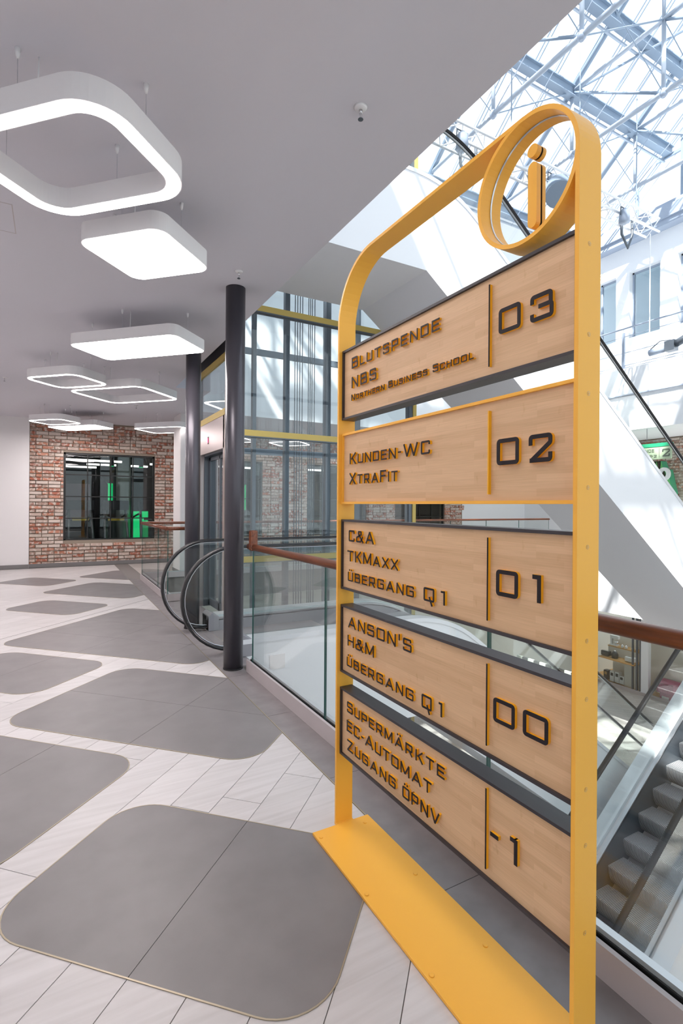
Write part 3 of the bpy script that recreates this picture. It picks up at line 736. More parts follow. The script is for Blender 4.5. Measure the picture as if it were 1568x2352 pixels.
GL = {  # char: (width, strokes)  centre lines; y 0..1
    'h': None}
def G():
    h = HW; T = 1 - h; Bm = h; Md = .52
    def d(w): return w - h
    g = {}
    def sq(w): return [(h, Bm), (w - h, Bm), (w - h, T), (h, T)]
    g['0'] = (1.08, [('c', sq(1.08))]); g['O'] = (1.08, [('c', sq(1.08))])
    g['Q'] = (1.08, [('c', sq(1.08)), ('o', [(.58, .34), (.86, -.30)])])
    g['D'] = (1.02, [('o', [(h, 0), (h, 1)]), ('o', [(0, Bm), (d(1.02), Bm), (d(1.02), T), (0, T)])])
    g['B'] = (1.0, [('o', [(h, 0), (h, 1)]), ('o', [(0, Bm), (d(1.0), Bm), (d(1.0), Md), (h, Md)]), ('o', [(0, T), (d(.93), T), (d(.93), Md + .01), (h, Md + .01)])])
    g['C'] = (.96, [('o', [(d(.96), .30), (d(.96), Bm), (h, Bm), (h, T), (d(.96), T), (d(.96), .70)])])
    g['E'] = (.92, [('o', [(h, 0), (h, 1)]), ('o', [(0, Bm), (.92, Bm)]), ('o', [(0, T), (.92, T)]), ('o', [(h, Md), (.84, Md)])])
    g['F'] = (.88, [('o', [(h, 0), (h, 1)]), ('o', [(0, T), (.88, T)]), ('o', [(h, Md), (.80, Md)])])
    g['G'] = (1.06, [('o', [(.5, Md), (d(1.06), Md), (d(1.06), Bm), (h, Bm), (h, T), (d(1.06), T), (d(1.06), .76)])])
    g['H'] = (1.0, [('o', [(h, 0), (h, 1)]), ('o', [(d(1.0), 0), (d(1.0), 1)]), ('o', [(h, Md), (d(1.0), Md)])])
    g['I'] = (.17, [('o', [(h, 0), (h, 1)])])
    g['K'] = (1.02, [('o', [(h, 0), (h, 1)]), ('o', [(.93, 1), (.26, .45)]), ('o', [(.38, .58), (.95, 0)])])
    g['L'] = (.84, [('o', [(h, 0), (h, 1)]), ('o', [(0, Bm), (.84, Bm)])])
    g['M'] = (1.26, [('o', [(h, 0), (h, 1)]), ('o', [(1.26 - h, 0), (1.26 - h, 1)]), ('o', [(h, 1), (.63, .12)]), ('o', [(1.26 - h, 1), (.63, .12)])])
    g['N'] = (1.06, [('o', [(h, 0), (h, 1)]), ('o', [(1.06 - h, 0), (1.06 - h, 1)]), ('o', [(h, 1), (1.06 - h, 0)])])
    g['P'] = (1.0, [('o', [(h, 0), (h, 1)]), ('o', [(0, T), (d(1.0), T), (d(1.0), .42), (h, .42)])])
    g['R'] = (1.06, [('o', [(h, 0), (h, 1)]), ('o', [(0, T), (d(1.0), T), (d(1.0), .42), (h, .42)]), ('o', [(.52, .42), (.96, 0)])])
    g['S'] = (.98, [('o', [(d(.94), .74), (d(.94), T), (h, T), (h, Md), (d(.98), Md), (d(.98), Bm), (h, Bm), (h, .28)])])
    g['T'] = (1.02, [('o', [(0, T), (1.02, T)]), ('o', [(.51, 0), (.51, T)])])
    g['U'] = (1.0, [('o', [(h, 1), (h, Bm), (d(1.0), Bm), (d(1.0), 1)])])
    g['V'] = (1.2, [('o', [(h, 1), (.6, .02)]), ('o', [(1.2 - h, 1), (.6, .02)])])
    g['W'] = (1.7, [('o', [(h, 1), (.45, .02)]), ('o', [(.45, .02), (.85, .95)]), ('o', [(.85, .95), (1.25, .02)]), ('o', [(1.25, .02), (1.7 - h, 1)])])
    g['X'] = (1.16, [('o', [(h, 1), (1.16 - h, 0)]), ('o', [(h, 0), (1.16 - h, 1)])])
    g['Z'] = (1.0, [('o', [(.04, T), (.92, T)]), ('o', [(.88, T), (.12, Bm)]), ('o', [(.08, Bm), (.98, Bm)])])
    g['A'] = (1.24, [('o', [(h, 0), (.62, .97)]), ('o', [(1.24 - h, 0), (.62, .97)]), ('o', [(.32, .30), (.92, .30)])])
    g['&'] = (1.2, [('o', [(1.12, .0), (.34, .74), (.34, T), (.80, T), (.80, .70), (h, .42), (h, Bm), (.70, Bm), (1.06, .50)])])
    g['1'] = (.36, [('o', [(0, .92), (.28, .92)]), ('o', [(.28, 0), (.28, 1)])])
    g['2'] = (1.0, [('o', [(h, .62), (h, T), (d(1.0), T), (d(1.0), .68), (h + .04, Bm)]), ('o', [(.04, Bm), (d(1.0), Bm), (d(1.0), .34)])])
    g['3'] = (1.0, [('o', [(h, .68), (h, T), (d(.96), T), (d(.96), Md)]), ('o', [(.36, Md), (d(1.0), Md), (d(1.0), Bm), (h, Bm), (h, .30)])])
    g['-'] = (.5, [('o', [(.05, .5), (.45, .5)])])
    g['_'] = (.42, [('o', [(0, .53), (.42, .53)])])
    g["'"] = (.17, [('o', [(h, .62), (h, 1.12)])])
    dots = lambda w: [('o', [(w * .5 - .2, 1.14), (w * .5 - .2, 1.30)]), ('o', [(w * .5 + .2, 1.14), (w * .5 + .2, 1.30)])]
    for a, b_ in (('Ä', 'A'), ('Ö', 'O'), ('Ü', 'U')): g[a] = (g[b_][0], g[b_][1] + dots(g[b_][0]))
    return g
GL = G()
LCACHE = {}
def letter_mesh(ch, hgt, depth, mats, face=.0018, xs=1.0, hw=HW):
    hw = .080 if hgt > .06 else hw
    key = (ch, round(hgt, 5), depth, tuple(mats), round(xs, 3))
    if key in LCACHE: return LCACHE[key]
    bm = NB(); w_, strokes = GL[ch]
    for si, (kind, P) in enumerate(strokes):
        P = [(x * xs, y) for x, y in P]
        pr = corner_pairs(P, hw, kind == 'c')
        if kind == 'c': pr = pr + [pr[0]]
        pr = [((a.x * hgt, a.y * hgt), (b_.x * hgt, b_.y * hgt)) for a, b_ in pr]
        eps = 0.00006 * si
        V = lambda s, dd: bm.verts.new((-dd, -s[0], s[1]))
        F0 = [(V(a, depth + eps), V(b_, depth + eps)) for a, b_ in pr]
        F1 = [(V(a, depth - face), V(b_, depth - face)) for a, b_ in pr]
        F2 = [(V(a, 0), V(b_, 0)) for a, b_ in pr]
        def q(v, mi):
            try:
                f = bm.faces.new(v); f.material_index = mi
            except ValueError: pass
        for i in range(len(pr) - 1):
            q((F0[i][0], F0[i][1], F0[i + 1][1], F0[i + 1][0]), 0)
            for s in (0, 1):
                q((F0[i][s], F0[i + 1][s], F1[i + 1][s], F1[i][s]), 0); q((F1[i][s], F1[i + 1][s], F2[i + 1][s], F2[i][s]), 1)
        if kind != 'c':
            for i in (0, -1):
                q((F0[i][0], F0[i][1], F1[i][1], F1[i][0]), 0); q((F1[i][0], F1[i][1], F2[i][1], F2[i][0]), 1)
    bmesh.ops.remove_doubles(bm, verts=bm.verts[:], dist=1e-6)
    me = mesh('letter', bm, mats); LCACHE[key] = me
    return me

def text(parent, px, segs, y0, y1, z, depth=.011, mats=('black_face', 'yellow_edge'), org=(0, 0, 0), gap=.40, xsg=1.0):
    """segs: list of (string, cap height)"""
    items = []
    for s, h in segs:
        for ch in s: items.append((ch, h))
    W = sum(GL[c][0] * h for c, h in items); G_ = sum(gap * min(items[i][1], items[i + 1][1]) for i in range(len(items) - 1))
    L_ = y0 - y1; k = L_ / (W + G_) if W + G_ > 0 else 1
    y = y0
    for i, (c, h) in enumerate(items):
        me = letter_mesh(c, h, depth, mats, xs=k)
        o = bpy.data.objects.new('letter', me); C.objects.link(o); o.parent = parent
        o.location = (px - org[0], y - org[1], z - org[2])
        y -= (GL[c][0] * h + (gap * min(h, items[i + 1][1]) if i + 1 < len(items) else 0)) * k

# ------------------------------------------------------------------ the sign
SX0, SX1 = 1.127, 1.212; YL, YR = 2.060, 0.826; ZT = 2.53; TH = .012
sign = thing('information_sign', 'tall yellow steel information sign with five bamboo direction panels', 'sign', (1.15, 1.44, 0))
so_ = Vector((1.15, 1.44, 0))
def band(bm, pts):
    """pts list of (outer(y,z), inner(y,z))"""
    vs = []
    for o_, i_ in pts:
        vs.append([bm.verts.new((SX0 - so_.x, o_[0] - so_.y, o_[1])), bm.verts.new((SX1 - so_.x, o_[0] - so_.y, o_[1])), bm.verts.new((SX1 - so_.x, i_[0] - so_.y, i_[1])), bm.verts.new((SX0 - so_.x, i_[0] - so_.y, i_[1]))])
    for a, b_ in zip(vs[:-1], vs[1:]):
        for k in range(4):
            f = bm.faces.new((a[k], a[(k + 1) % 4], b_[(k + 1) % 4], b_[k])); f.smooth = False
    bm.faces.new(vs[0]); bm.faces.new(vs[-1][::-1])
RC = .27; RR = .176
pts = [((YL, .012), (YL - TH, .012)), ((YL, ZT - RC), (YL - TH, ZT - RC))]
for k in range(1, 17):
    a = PI / 2 * k / 16
    pts.append(((YL - RC + RC * math.cos(a), ZT - RC + RC * math.sin(a)), (YL - RC + (RC - TH) * math.cos(a), ZT - RC + (RC - TH) * math.sin(a))))
pts.append(((YR + RR, ZT), (YR + RR, ZT - TH)))
bm = NB(); band(bm, pts); fr_ = obj('frame', bm, 'yellow', sign); 
bm = NB(); band(bm, [((YR, .012), (YR + TH, .012)), ((YR, ZT - RR), (YR + TH, ZT - RR))]); post = obj('post', bm, 'yellow', sign)
bm = NB(); pts = []
for k in range(65):
    a = 2 * PI * k / 64; pts.append(((YR + RR - (RR - .0003) * math.cos(a), ZT - RR + (RR - .0003) * math.sin(a)), (YR + RR - (RR - TH) * math.cos(a), ZT - RR + (RR - TH) * math.sin(a))))
band(bm, pts)
for f in bm.faces:
    if abs(f.normal.x) < .5 and len(f.verts) == 4: pass
bmesh.ops.scale(bm, vec=(.99, 1, 1), space=Matrix.Translation((-(SX0 + SX1) / 2 + so_.x, 0, 0)), verts=bm.verts[:])
ring = obj('ring', bm, 'yellow', sign)
# clear disc inside the ring
cy_, cz_ = YR + RR - so_.y, ZT - RR
bm = NB(); n = 48; A0 = []; A1 = []
for k in range(n):
    a = 2 * PI * k / n; A0.append(bm.verts.new((1.168 - so_.x, cy_ + (RR - TH) * math.cos(a), cz_ + (RR - TH) * math.sin(a)))); A1.append(bm.verts.new((1.172 - so_.x, cy_ + (RR - TH) * math.cos(a), cz_ + (RR - TH) * math.sin(a))))
bm.faces.new(A0); bm.faces.new(A1[::-1])
obj('clear_disc', bm, 'glass_clear', sign)
bm = NB(); pts_o = []
for k in range(n):
    a = 2 * PI * k / n; b_ = 2 * PI * (k + 1) / n
    for (aa, bb) in ((a, b_),):
        q = []
        for ang, r, x in ((aa, RR - TH, 1.1675), (bb, RR - TH, 1.1675), (bb, RR - TH - .0022, 1.1675), (aa, RR - TH - .0022, 1.1675)):
            q.append(bm.verts.new((x - so_.x, cy_ + r * math.cos(ang), cz_ + r * math.sin(ang))))
        bm.faces.new(q)
        q = []
        for ang, x in ((aa, 1.1675), (bb, 1.1675), (bb, 1.1725), (aa, 1.1725)):
            q.append(bm.verts.new((x - so_.x, cy_ + (RR - TH - .0022) * math.cos(ang), cz_ + (RR - TH - .0022) * math.sin(ang))))
        bm.faces.new(q)
obj('disc_seal', bm, 'steel', sign)
def extrude_x(bm, poly, x0, x1, mi=0):
    a = [bm.verts.new((x0 - so_.x, y - so_.y, z)) for y, z in poly]; b_ = [bm.verts.new((x1 - so_.x, y - so_.y, z)) for y, z in poly]
    bm.faces.new(a).material_index = mi; bm.faces.new(b_[::-1]).material_index = mi
    for i in range(len(poly)):
        f = bm.faces.new((a[(i + 1) % len(poly)], a[i], b_[i], b_[(i + 1) % len(poly)])); f.smooth = False; f.material_index = mi
YI = 0.990
cap = [(YI + .0150 * math.cos(a), 2.389 + .0150 * math.sin(a)) for a in [PI * k / 10 for k in range(11)]] + [(YI + .0150 * math.cos(a), 2.238 + .0150 * math.sin(a)) for a in [PI + PI * k / 10 for k in range(11)]]
dot = [(YI + .0175 * math.cos(2 * PI * k / 24), 2.436 + .0175 * math.sin(2 * PI * k / 24)) for k in range(24)]
for nm, poly, (u0, u1) in (('letter_stem', cap, (0, 0)), ('letter_dot', dot, (0, 0))):
    bm = NB(); extrude_x(bm, poly, 1.1735, 1.186); obj(nm, bm, 'yellow', sign)
    bm = NB(); extrude_x(bm, poly, 1.150, 1.1665); k_ = obj(nm, bm, 'yellow', sign)
    bm = NB(); sh = [((y - YI) * .93 + YI, (z - (2.31 if nm == 'letter_stem' else 2.44)) * (.985 if nm == 'letter_stem' else .93) + (2.31 if nm == 'letter_stem' else 2.44)) for y, z in poly]
    extrude_x(bm, sh, 1.1665, 1.1678); extrude_x(bm, sh, 1.1722, 1.1735); obj('spacer', bm, 'black_frame', k_)
# base plate and bolts
bm = NB(); box(bm, 1.003 - so_.x, YR - .015 - so_.y, 0.0010, 1.289 - so_.x, 2.036 - so_.y, .0125); box(bm, 1.127 - so_.x, 2.036 - so_.y, .001, 1.212 - so_.x, 2.062 - so_.y, .0125)
obj('base_plate', bm, 'yellow', sign, bevel=.0012)
for x in (1.021, 1.245):
    for y in (1.988, 1.615, 1.24, .875):
        bm = NB(); lathe(bm, [(.0085, .0125), (.0085, .0148), (.007, .0158)], 20, cx=x - so_.x, cy=y - so_.y); obj('bolt', bm, 'yellow', sign)
for z in (2.111, 1.884, 1.736, 1.5, 1.351, 1.116, .97, .744, .604, .385):
    bm = NB(); n = 16
    for r0, r1, yy, mi in ((.0056, .0048, .0002, 1), (.0044, .0016, .0, 0), (.0016, .0, -.0006, 1)):
        for k in range(n):
            a = 2 * PI * k / n; b_ = 2 * PI * (k + 1) / n; q = []
            for ang, r in ((a, r0), (b_, r0), (b_, r1), (a, r1)):
                if r == 0 and len(q) == 3: continue
                q.append(bm.verts.new((r * math.cos(ang), yy, r * math.sin(ang))))
            f = bm.faces.new(q); f.material_index = mi
    s = obj('screw', bm, ['yellow', 'brass'], sign, loc=(1.1675 - so_.x, YR - .0006 - so_.y, z))
# panels
PAN = [(2.151, 1.838, 'black_frame'), (1.776, 1.459, 'yellow'), (1.389, 1.075, 'black_frame'), (1.004, .699, 'black_frame'), (.629, .326, 'black_frame')]
PF = 1.151   # wood face
for i, (z1, z0, fm) in enumerate(PAN):
    lab = ['top bamboo panel reading Blutspende with number 03', 'second bamboo panel with yellow rim and number 02', 'middle bamboo panel with number 01', 'fourth bamboo panel with number 00', 'lowest bamboo panel with number -1'][i]
    bm = NB(); box(bm, -.0, -.6005, -(z1 - z0) / 2 + .009, .012, .5885, (z1 - z0) / 2 - .009)
    pn = obj('sign_panel', bm, 'bamboo', sign, loc=(PF - so_.x, 1.449 - so_.y, (z0 + z1) / 2), label=lab)
    org = (PF, 1.449, (z0 + z1) / 2)
    hz = (z1 - z0) / 2; yl, yr = 2.046 - 1.449, .840 - 1.449; f_ = .0095
    bm = NB(); x0, x1 = 1.142 - PF, 1.205 - PF
    box(bm, x0, yr, hz - f_, x1, yl, hz); box(bm, x0, yr, -hz, x1, yl, -hz + f_)
    box(bm, x0, yl - f_, -hz + f_, x1, yl, hz - f_); box(bm, x0, yr, -hz + f_, x1, yr + f_, hz - f_)
    obj('panel_frame', bm, fm, pn)
    bt_, bb_ = [(2.119, 1.872), (1.739, 1.488), (1.358, 1.108), (.978, .732), (.603, .361)][i]
    bm = NB(); c = (bt_ + bb_) / 2 - org[2]; hh = (bt_ - bb_) / 2
    box(bm, -.0108, 1.139 - org[1] - .0022, c - hh, -.009, 1.139 - org[1] + .0022, c + hh, 0); box(bm, -.009, 1.139 - org[1] - .0022, c - hh, 0, 1.139 - org[1] + .0022, c + hh, 1)
    obj('divider_bar', bm, ['black_face' if i != 1 else 'yellow_edge', 'yellow_edge'], pn)
    def T(s, y0, y1, z, **k): text(pn, PF, s, y0, y1, z, org=org, **k)
    c_, s_ = .0475, .0400
    if i == 0:
        T([('B', c_), ('LUTSPENDE', s_)], 1.957, 1.369, 2.0525); T([('NBS', c_)], 1.957, 1.760, 1.967)
        T([('N', .0265), ('ORTHERN', .0218)], 1.959, 1.700, 1.9120); T([('B', .0265), ('USINESS', .0218)], 1.672, 1.432, 1.9120); T([('S', .0265), ('CHOOL', .0218)], 1.402, 1.204, 1.913)
        T([('0', .072)], 1.100, 1.020, 1.957); T([('3', .072)], .985, .911, 1.955)
    if i == 1:
        T([('K', c_), ('UNDEN', s_), ('_', s_), ('WC', c_)], 1.969, 1.415, 1.634, gap=.34); T([('X', c_), ('TRA', s_), ('F', c_), ('IT', s_)], 1.972, 1.607, 1.546)
        T([('0', .075)], 1.104, 1.023, 1.573); T([('2', .075)], .987, .912, 1.572)
    if i == 2:
        T([('C&A', .0495)], 1.973, 1.770, 1.294, gap=.3); T([('TKM', c_), ('AXX', s_)], 1.984, 1.599, 1.2065, gap=.34); T([('ÜBERGANG', s_)], 1.978, 1.501, 1.119)
        T([('Q', c_)], 1.444, 1.386, 1.1195); T([('1', c_)], 1.351, 1.330, 1.1195); T([('0', .075)], 1.103, 1.023, 1.191); T([('1', .075)], .972, .944, 1.192)
    if i == 3:
        T([("ANSON'S", c_)], 1.974, 1.512, .915, gap=.36); T([('H&M', c_)], 1.977, 1.763, .833, gap=.3); T([('ÜBERGANG', s_)], 1.983, 1.499, .7425)
        T([('Q', c_)], 1.451, 1.396, .742); T([('1', c_)], 1.358, 1.341, .743); T([('0', .070)], 1.111, 1.031, .818); T([('0', .070)], 1.001, .918, .820)
    if i == 4:
        T([('S', c_), ('UPERMÄRKTE', s_)], 1.978, 1.327, .5395); T([('EC', c_), ('_', s_), ('A', c_), ('UTOMAT', .0415)], 1.979, 1.394, .4555, gap=.33)
        T([('Z', c_), ('UGANG', s_)], 1.976, 1.606, .3725); T([('ÖPNV', .0425)], 1.561, 1.351, .370, gap=.36)
        T([('_', .072)], 1.120, 1.089, .441); T([('1', .072)], 1.044, 1.018, .441)

# ------------------------------------------------------------------ escalators
def fillet(P, r, seg=10):
    out = [P[0]]
    for i in range(1, len(P) - 1):
        a, b_, c_ = Vector(P[i - 1]), Vector(P[i]), Vector(P[i + 1])
        d0 = (a - b_).normalized(); d1 = (c_ - b_).normalized(); ang = d0.angle(d1)
        t = min(r / math.tan(ang / 2), (a - b_).length * .45, (c_ - b_).length * .45)
        p0 = b_ + d0 * t; p1 = b_ + d1 * t
        for k in range(seg + 1):
            s = k / seg; q = p0 * (1 - s) ** 2 + b_ * 2 * s * (1 - s) + p1 * s * s
            out.append((q.x, q.y))
    out.append(P[-1]); return out

def offs_line(base, h):
    """base: 4 points (x,z); returns offset polyline"""
    B_ = [Vector(p) for p in base]; out = []
    for i, p in enumerate(B_):
        ds = []
        if i > 0: ds.append((p - B_[i - 1]).normalized())
        if i < len(B_) - 1: ds.append((B_[i + 1] - p).normalized())
        ns = [Vector((-d.y, d.x)) for d in ds]
        if len(ns) == 1: out.append(p + ns[0] * h)
        else:
            bb = (ns[0] + ns[1]).normalized(); out.append(p + bb * (h / bb.dot(ns[0])))
    return [(v.x, v.y) for v in out]

def sweep_rail(bm, pts, y, wy, th):
    """closed-section sweep in xz plane; pts (x,z)"""
    rings = []
    for i, p in enumerate(pts):
        a = Vector(pts[max(i - 1, 0)]); b_ = Vector(pts[min(i + 1, len(pts) - 1)]); d = (b_ - a).normalized(); nn = Vector((-d.y, d.x))
        sec = [(-wy, -th * .4), (-wy, th * .2), (-wy * .6, th), (wy * .6, th), (wy, th * .2), (wy, -th * .4)]
        rings.append([bm.verts.new((p[0] + nn.x * o_, y + s, p[1] + nn.y * o_)) for s, o_ in sec])
    for r0, r1 in zip(rings[:-1], rings[1:]):
        for k in range(6):
            f = bm.faces.new((r0[k], r0[(k + 1) % 6], r1[(k + 1) % 6], r1[k])); f.smooth = True
    bm.faces.new(rings[0]); bm.faces.new(rings[-1][::-1])

STEP = None
def step_mesh(wid):
    bm = NB()
    prof = [(TRD, 0), (.010, 0), (0, -.012)] + [(.08 * (k / 6) ** 2, -.012 - (RIS - .012) * k / 6) for k in range(1, 7)] + [(TRD, -RIS)]
    prism_y(bm, prof, -wid / 2, wid / 2)
    return mesh('step', bm, 'step_metal')

def escalator(label, base, y0, y1, steps, bottom=-.96, flat_bottom=None, ends=(True, True), clad='clad_white', hr=1.06, dh=.165, skirt='skirt_grey', pit=.02):
    """base floor line: 4 points left to right (x,z)"""
    t = thing('escalator', label, 'escalator', (0, 0, 0), 'escalators crossing the atrium')
    zmin = min(p[1] for p in base)
    top = fillet(offs_line(base, dh - .045), 1.6); bot = offs_line(base, bottom)
    bot = [(x, z) for x, z in bot]
    lo = [p for p in bot]
    # clip the truss at the lower floor
    poly = list(top) + list(reversed(lo))
    poly2 = [(x, z) for x, z in clip(poly, 0, -1, -(zmin - pit))]
    for a, b_, nm in ((y0, y0 + .25, 'side_cladding'), (y1 - .25, y1, 'side_cladding')):
        bm = NB(); prism_y(bm, poly2, a, b_); obj(nm, bm, clad, t)
    # underside
    bm = NB(); low2 = offs_line(base, bottom + .08)
    pu = clip(list(low2) + list(reversed(lo)), 0, -1, -(zmin - pit))
    if len(pu) > 2: prism_y(bm, pu, y0 + .25, y1 - .25); obj('underside_panel', bm, clad, t)
    # decks, skirts
    dk_t = fillet(offs_line(base, dh), 1.6); dk_b = fillet(offs_line(base, dh - .045), 1.6)
    for a, b_ in ((y0 - .01, y0 + .17), (y1 - .17, y1 + .01)):
        bm = NB(); prism_y(bm, list(dk_t) + list(reversed(dk_b)), a, b_); obj('outer_deck', bm, 'steel_light', t)
    dk_t2 = fillet(offs_line(base, dh - .015), 1.6)
    for a, b_ in ((y0 + .215, y0 + .262), (y1 - .262, y1 - .215)):
        bm = NB(); prism_y(bm, list(dk_t2) + list(reversed(dk_b)), a, b_); obj('inner_deck', bm, 'steel', t)
    sk_t = fillet(offs_line(base, dh - .035), 1.6); sk_b = fillet(offs_line(base, -.32), 1.6)
    for a, b_ in ((y0 + .25, y0 + .262), (y1 - .262, y1 - .25)):
        bm = NB(); prism_y(bm, list(sk_t) + list(reversed(sk_b)), a, b_); obj('skirt_panel', bm, skirt, t)
    # handrails + glass
    hp = fillet(offs_line(base, hr - .02), 1.8)
    R_ = .50
    def loop(xc, zc, side):
        pts = []
        for k in range(0, 23):
            a = PI / 2 + (PI * 1.06) * k / 22
            pts.append((xc + side * R_ * math.cos(a) * 1.0, zc + R_ * math.sin(a)))
        return pts
    left = []; right = []
    path = list(hp)
    zc0 = hp[0][1] - R_; zc1 = hp[-1][1] - R_
    left = loop(hp[0][0], zc0, 1); right = loop(hp[-1][0], zc1, -1)
    full = (list(reversed(left)) if ends[0] else []) + path[(1 if ends[0] else 0):(-1 if ends[1] else None)] + (right if ends[1] else [])
    for yy in (y0 + .195, y1 - .195):
        ext = list(full)
        if ends[0]:
            p = ext[0]; ext = [(p[0] + .40, p[1] + .01)] + ext
        if ends[1]:
            p = ext[-1]; ext = ext + [(p[0] - .40, p[1] + .01)]
        bm = NB(); sweep_rail(bm, ext, yy, .038, .016); obj('handrail', bm, 'rubber', t)
        # glass: strip cells between deck and rail
        gl_t = [(x, z) for x, z in full]
        bm = NB()
        cx_off = -.028
        inn = []
        for i, p in enumerate(gl_t):
            a = Vector(gl_t[max(i - 1, 0)]); b_ = Vector(gl_t[min(i + 1, len(gl_t) - 1)]); d = (b_ - a).normalized(); nn = Vector((-d.y, d.x)); inn.append((p[0] - nn.x * .022, p[1] - nn.y * .022))
        dl = fillet(offs_line(base, dh), 1.6)
        poly = inn + [(dl[-1][0], dl[-1][1])] + list(reversed(dl))[1:]
        prism_y(bm, poly, yy - .005, yy + .005); bmesh.ops.triangulate(bm, faces=[f for f in bm.faces if len(f.verts) > 4])
        obj('glass_side', bm, 'glass', t)
        bm = NB(); sweep_rail(bm, inn, yy, .010, .008); obj('rail_guide', bm, 'steel', t)
    # newel boxes
    for e, (px, pz), s in ((ends[0], base[0], 1), (ends[1], base[3], -1)):
        if not e: continue
        for a, b_ in ((y0 - .006, y0 + .27), (y1 - .27, y1 + .006)):
            bm = NB(); pr = [(px, pz), (px + s * .0, pz + .17), (px + s * .04, pz + .21), (px + s * .12, pz + .165), (px + s * .12, pz)]
            if s < 0: pr = pr[::-1]
            prism_y(bm, pr, a, b_); o = obj('newel_cap', bm, 'skirt_grey', t, bevel=.006)
            bm = NB(); yc = (a + .195) if a < (y0 + y1) / 2 - .2 else (b_ - .195); box(bm, px - s * .002 - .003, yc - .045, pz + .04, px - s * .002 + .003, yc + .045, pz + .12); obj('handrail_inlet', bm, 'rubber_matte', o)
    # comb plates
    for e, (px, pz), s in ((ends[0], base[0], 1), (ends[1], base[3], -1)):
        x0_, x1_ = sorted((px + s * .02, px + s * 1.3)); one('comb_plate', 'steel_brushed', t, (x0_, y0 + .262, pz - .03, x1_, y1 - .262, pz + .002))
    # steps
    wid = (y1 - y0) - .53; sm = step_mesh(wid)
    a, b_ = base[1], base[2]; n = int(abs(b_[0] - a[0]) / TRD) + 1
    for k in range(n if steps else 0):
        if b_[1] > a[1]:   # rising to +x, risers face -x
            x = 6.125 + TRD * (k - int((6.125 - a[0]) / TRD)); z = -3.555 + RIS * (k - int((6.125 - a[0]) / TRD))
            if z > b_[1] + .02: break
            o = bpy.data.objects.new('step', sm); C.objects.link(o); o.parent = t; o.location = (x, (y0 + y1) / 2, z)
        else:
            x = a[0] + TRD * k; z = a[1] - RIS * k - .02
            if z < b_[1]: break
            o = bpy.data.objects.new('step', sm); C.objects.link(o); o.parent = t; o.location = (x + .2, (y0 + y1) / 2, z); o.rotation_euler = (0, 0, PI)
    return t
SLP = .745; k0 = 4.078; k1 = k0 + ST / SLP; TRD = .338; RIS = TRD * SLP
escalator('down escalator starting behind the dark column, with two black handrail loops', [(1.56, 0), (k0, 0), (k1, -ST), (k1 + 1.7, -ST)], 4.75, 6.16, True)
escalator('white clad escalator overhead, descending diagonally behind the sign from the upper floor', [(1.76, ST), (k0, ST), (k1, 0), (k1 + 1.7, 0)], 4.75, 6.16, True, ends=(False, True), hr=1.0, pit=1.0)
escalator('rising escalator with ribbed steps below the glass at the lower right', [(2.6, -ST), (3.984, -ST), (3.984 + ST / SLP, 0), (XG, 0)], 3.1, 4.5, True, hr=1.07, ends=(True, True), dh=.235, skirt='steel_dark')
# inspection hatch on the near cladding of the first escalator
tag(one('wall_hatch', 'white_paint', None, (1.86, 4.742, -.16, 2.02, 4.75, -.02)), 'small square white cover on the cladding below the balustrade glass', 'hatch')

# ------------------------------------------------------------------ glass lift shaft
EX0, EX1, EY0, EY1 = 1.87, 4.69, 6.22, 7.85
sh = thing('lift_shaft', 'tall glazed lift shaft with gold beams behind the escalator', 'elevator', (EX0, EY0, 0))
def sb(n, mt, *q, label=None): return one(n, mt, sh, *[(a - EX0, b_ - EY0, c_, d_ - EX0, e - EY0, f_) for a, b_, c_, d_, e, f_ in q], label=label)
ZB, ZTT = -ST, 9.6
for (x, y, g) in ((EX0 + .03, EY0 + .03, 1), (EX1 - .03, EY0 + .03, 1), (EX0 + .03, EY1 - .03, 0), (EX1 - .03, EY1 - .03, 0)):
    sb('corner_post', 'steel_dark', (x - .05, y - .05, ZB, x + .05, y + .05, ZTT))
sb('gold_strip', 'gold', (EX0 - .03, EY0 - .035, 0, EX0 + .02, EY0 - .018, ZC)); sb('gold_strip', 'gold', (EX0 - .035, EY0 - .03, 0, EX0 - .02, EY0 + .02, ZC)); sb('gold_strip', 'gold', (EX1 - .02, EY0 - .035, ZB, EX1 + .04, EY0 - .018, ZTT))
levels = [.755 + 1.585 * k - .0 for k in range(-3, 6)]
for z in levels:
    sb('front_beam', 'gold', (EX0 + .0, EY0 - .03, z - .02, EX1 + .03, EY0 - .012, z + .055)); sb('front_beam', 'steel_dark', (EX0, EY0 - .028, z - .075 + .04, EX1, EY0 + .06, z - .0201))
    sb('rear_beam', 'steel_blue', (EX0, EY1 - .02, z - .08, EX1, EY1 + .02, z + .02))
for z0, z1 in zip(levels[:-1], levels[1:]):
    sb('glass_pane', 'glass_shaft', (EX0 + .06, EY0 - .004, z0 + .056, EX1 - .06, EY0 + .004, z1 - .076 + .04))
    sb('glass_pane', 'glass_shaft', (EX1 - .004, EY0 + .06, z0, EX1 + .004, EY1 - .06, z1 - .01)); sb('glass_pane', 'glass_shaft', (EX0 + .06, EY1 - .034, z0 + .03, EX1 - .06, EY1 - .026, z1 - .07))
# guide rails, counterweight tracks, cables
for x, wdt in ((2.48, .026), (2.98, .036), (3.66, .04)):
    sb('guide_rail', 'steel_dark', (x - wdt, EY0 + .76, ZB, x + wdt, EY0 + .84, ZTT))
for x in (2.93, 3.08, 3.12, 3.16, 3.20, 3.30, 3.33, 3.36, 3.40, 3.55, 3.86, 3.9):
    bm = NB(); tube(bm, (x - EX0, .72, ZB), (x - EX0, .72, ZTT), .0065, 6, caps=False); obj('hoist_cable', bm, 'steel_dark', sh)
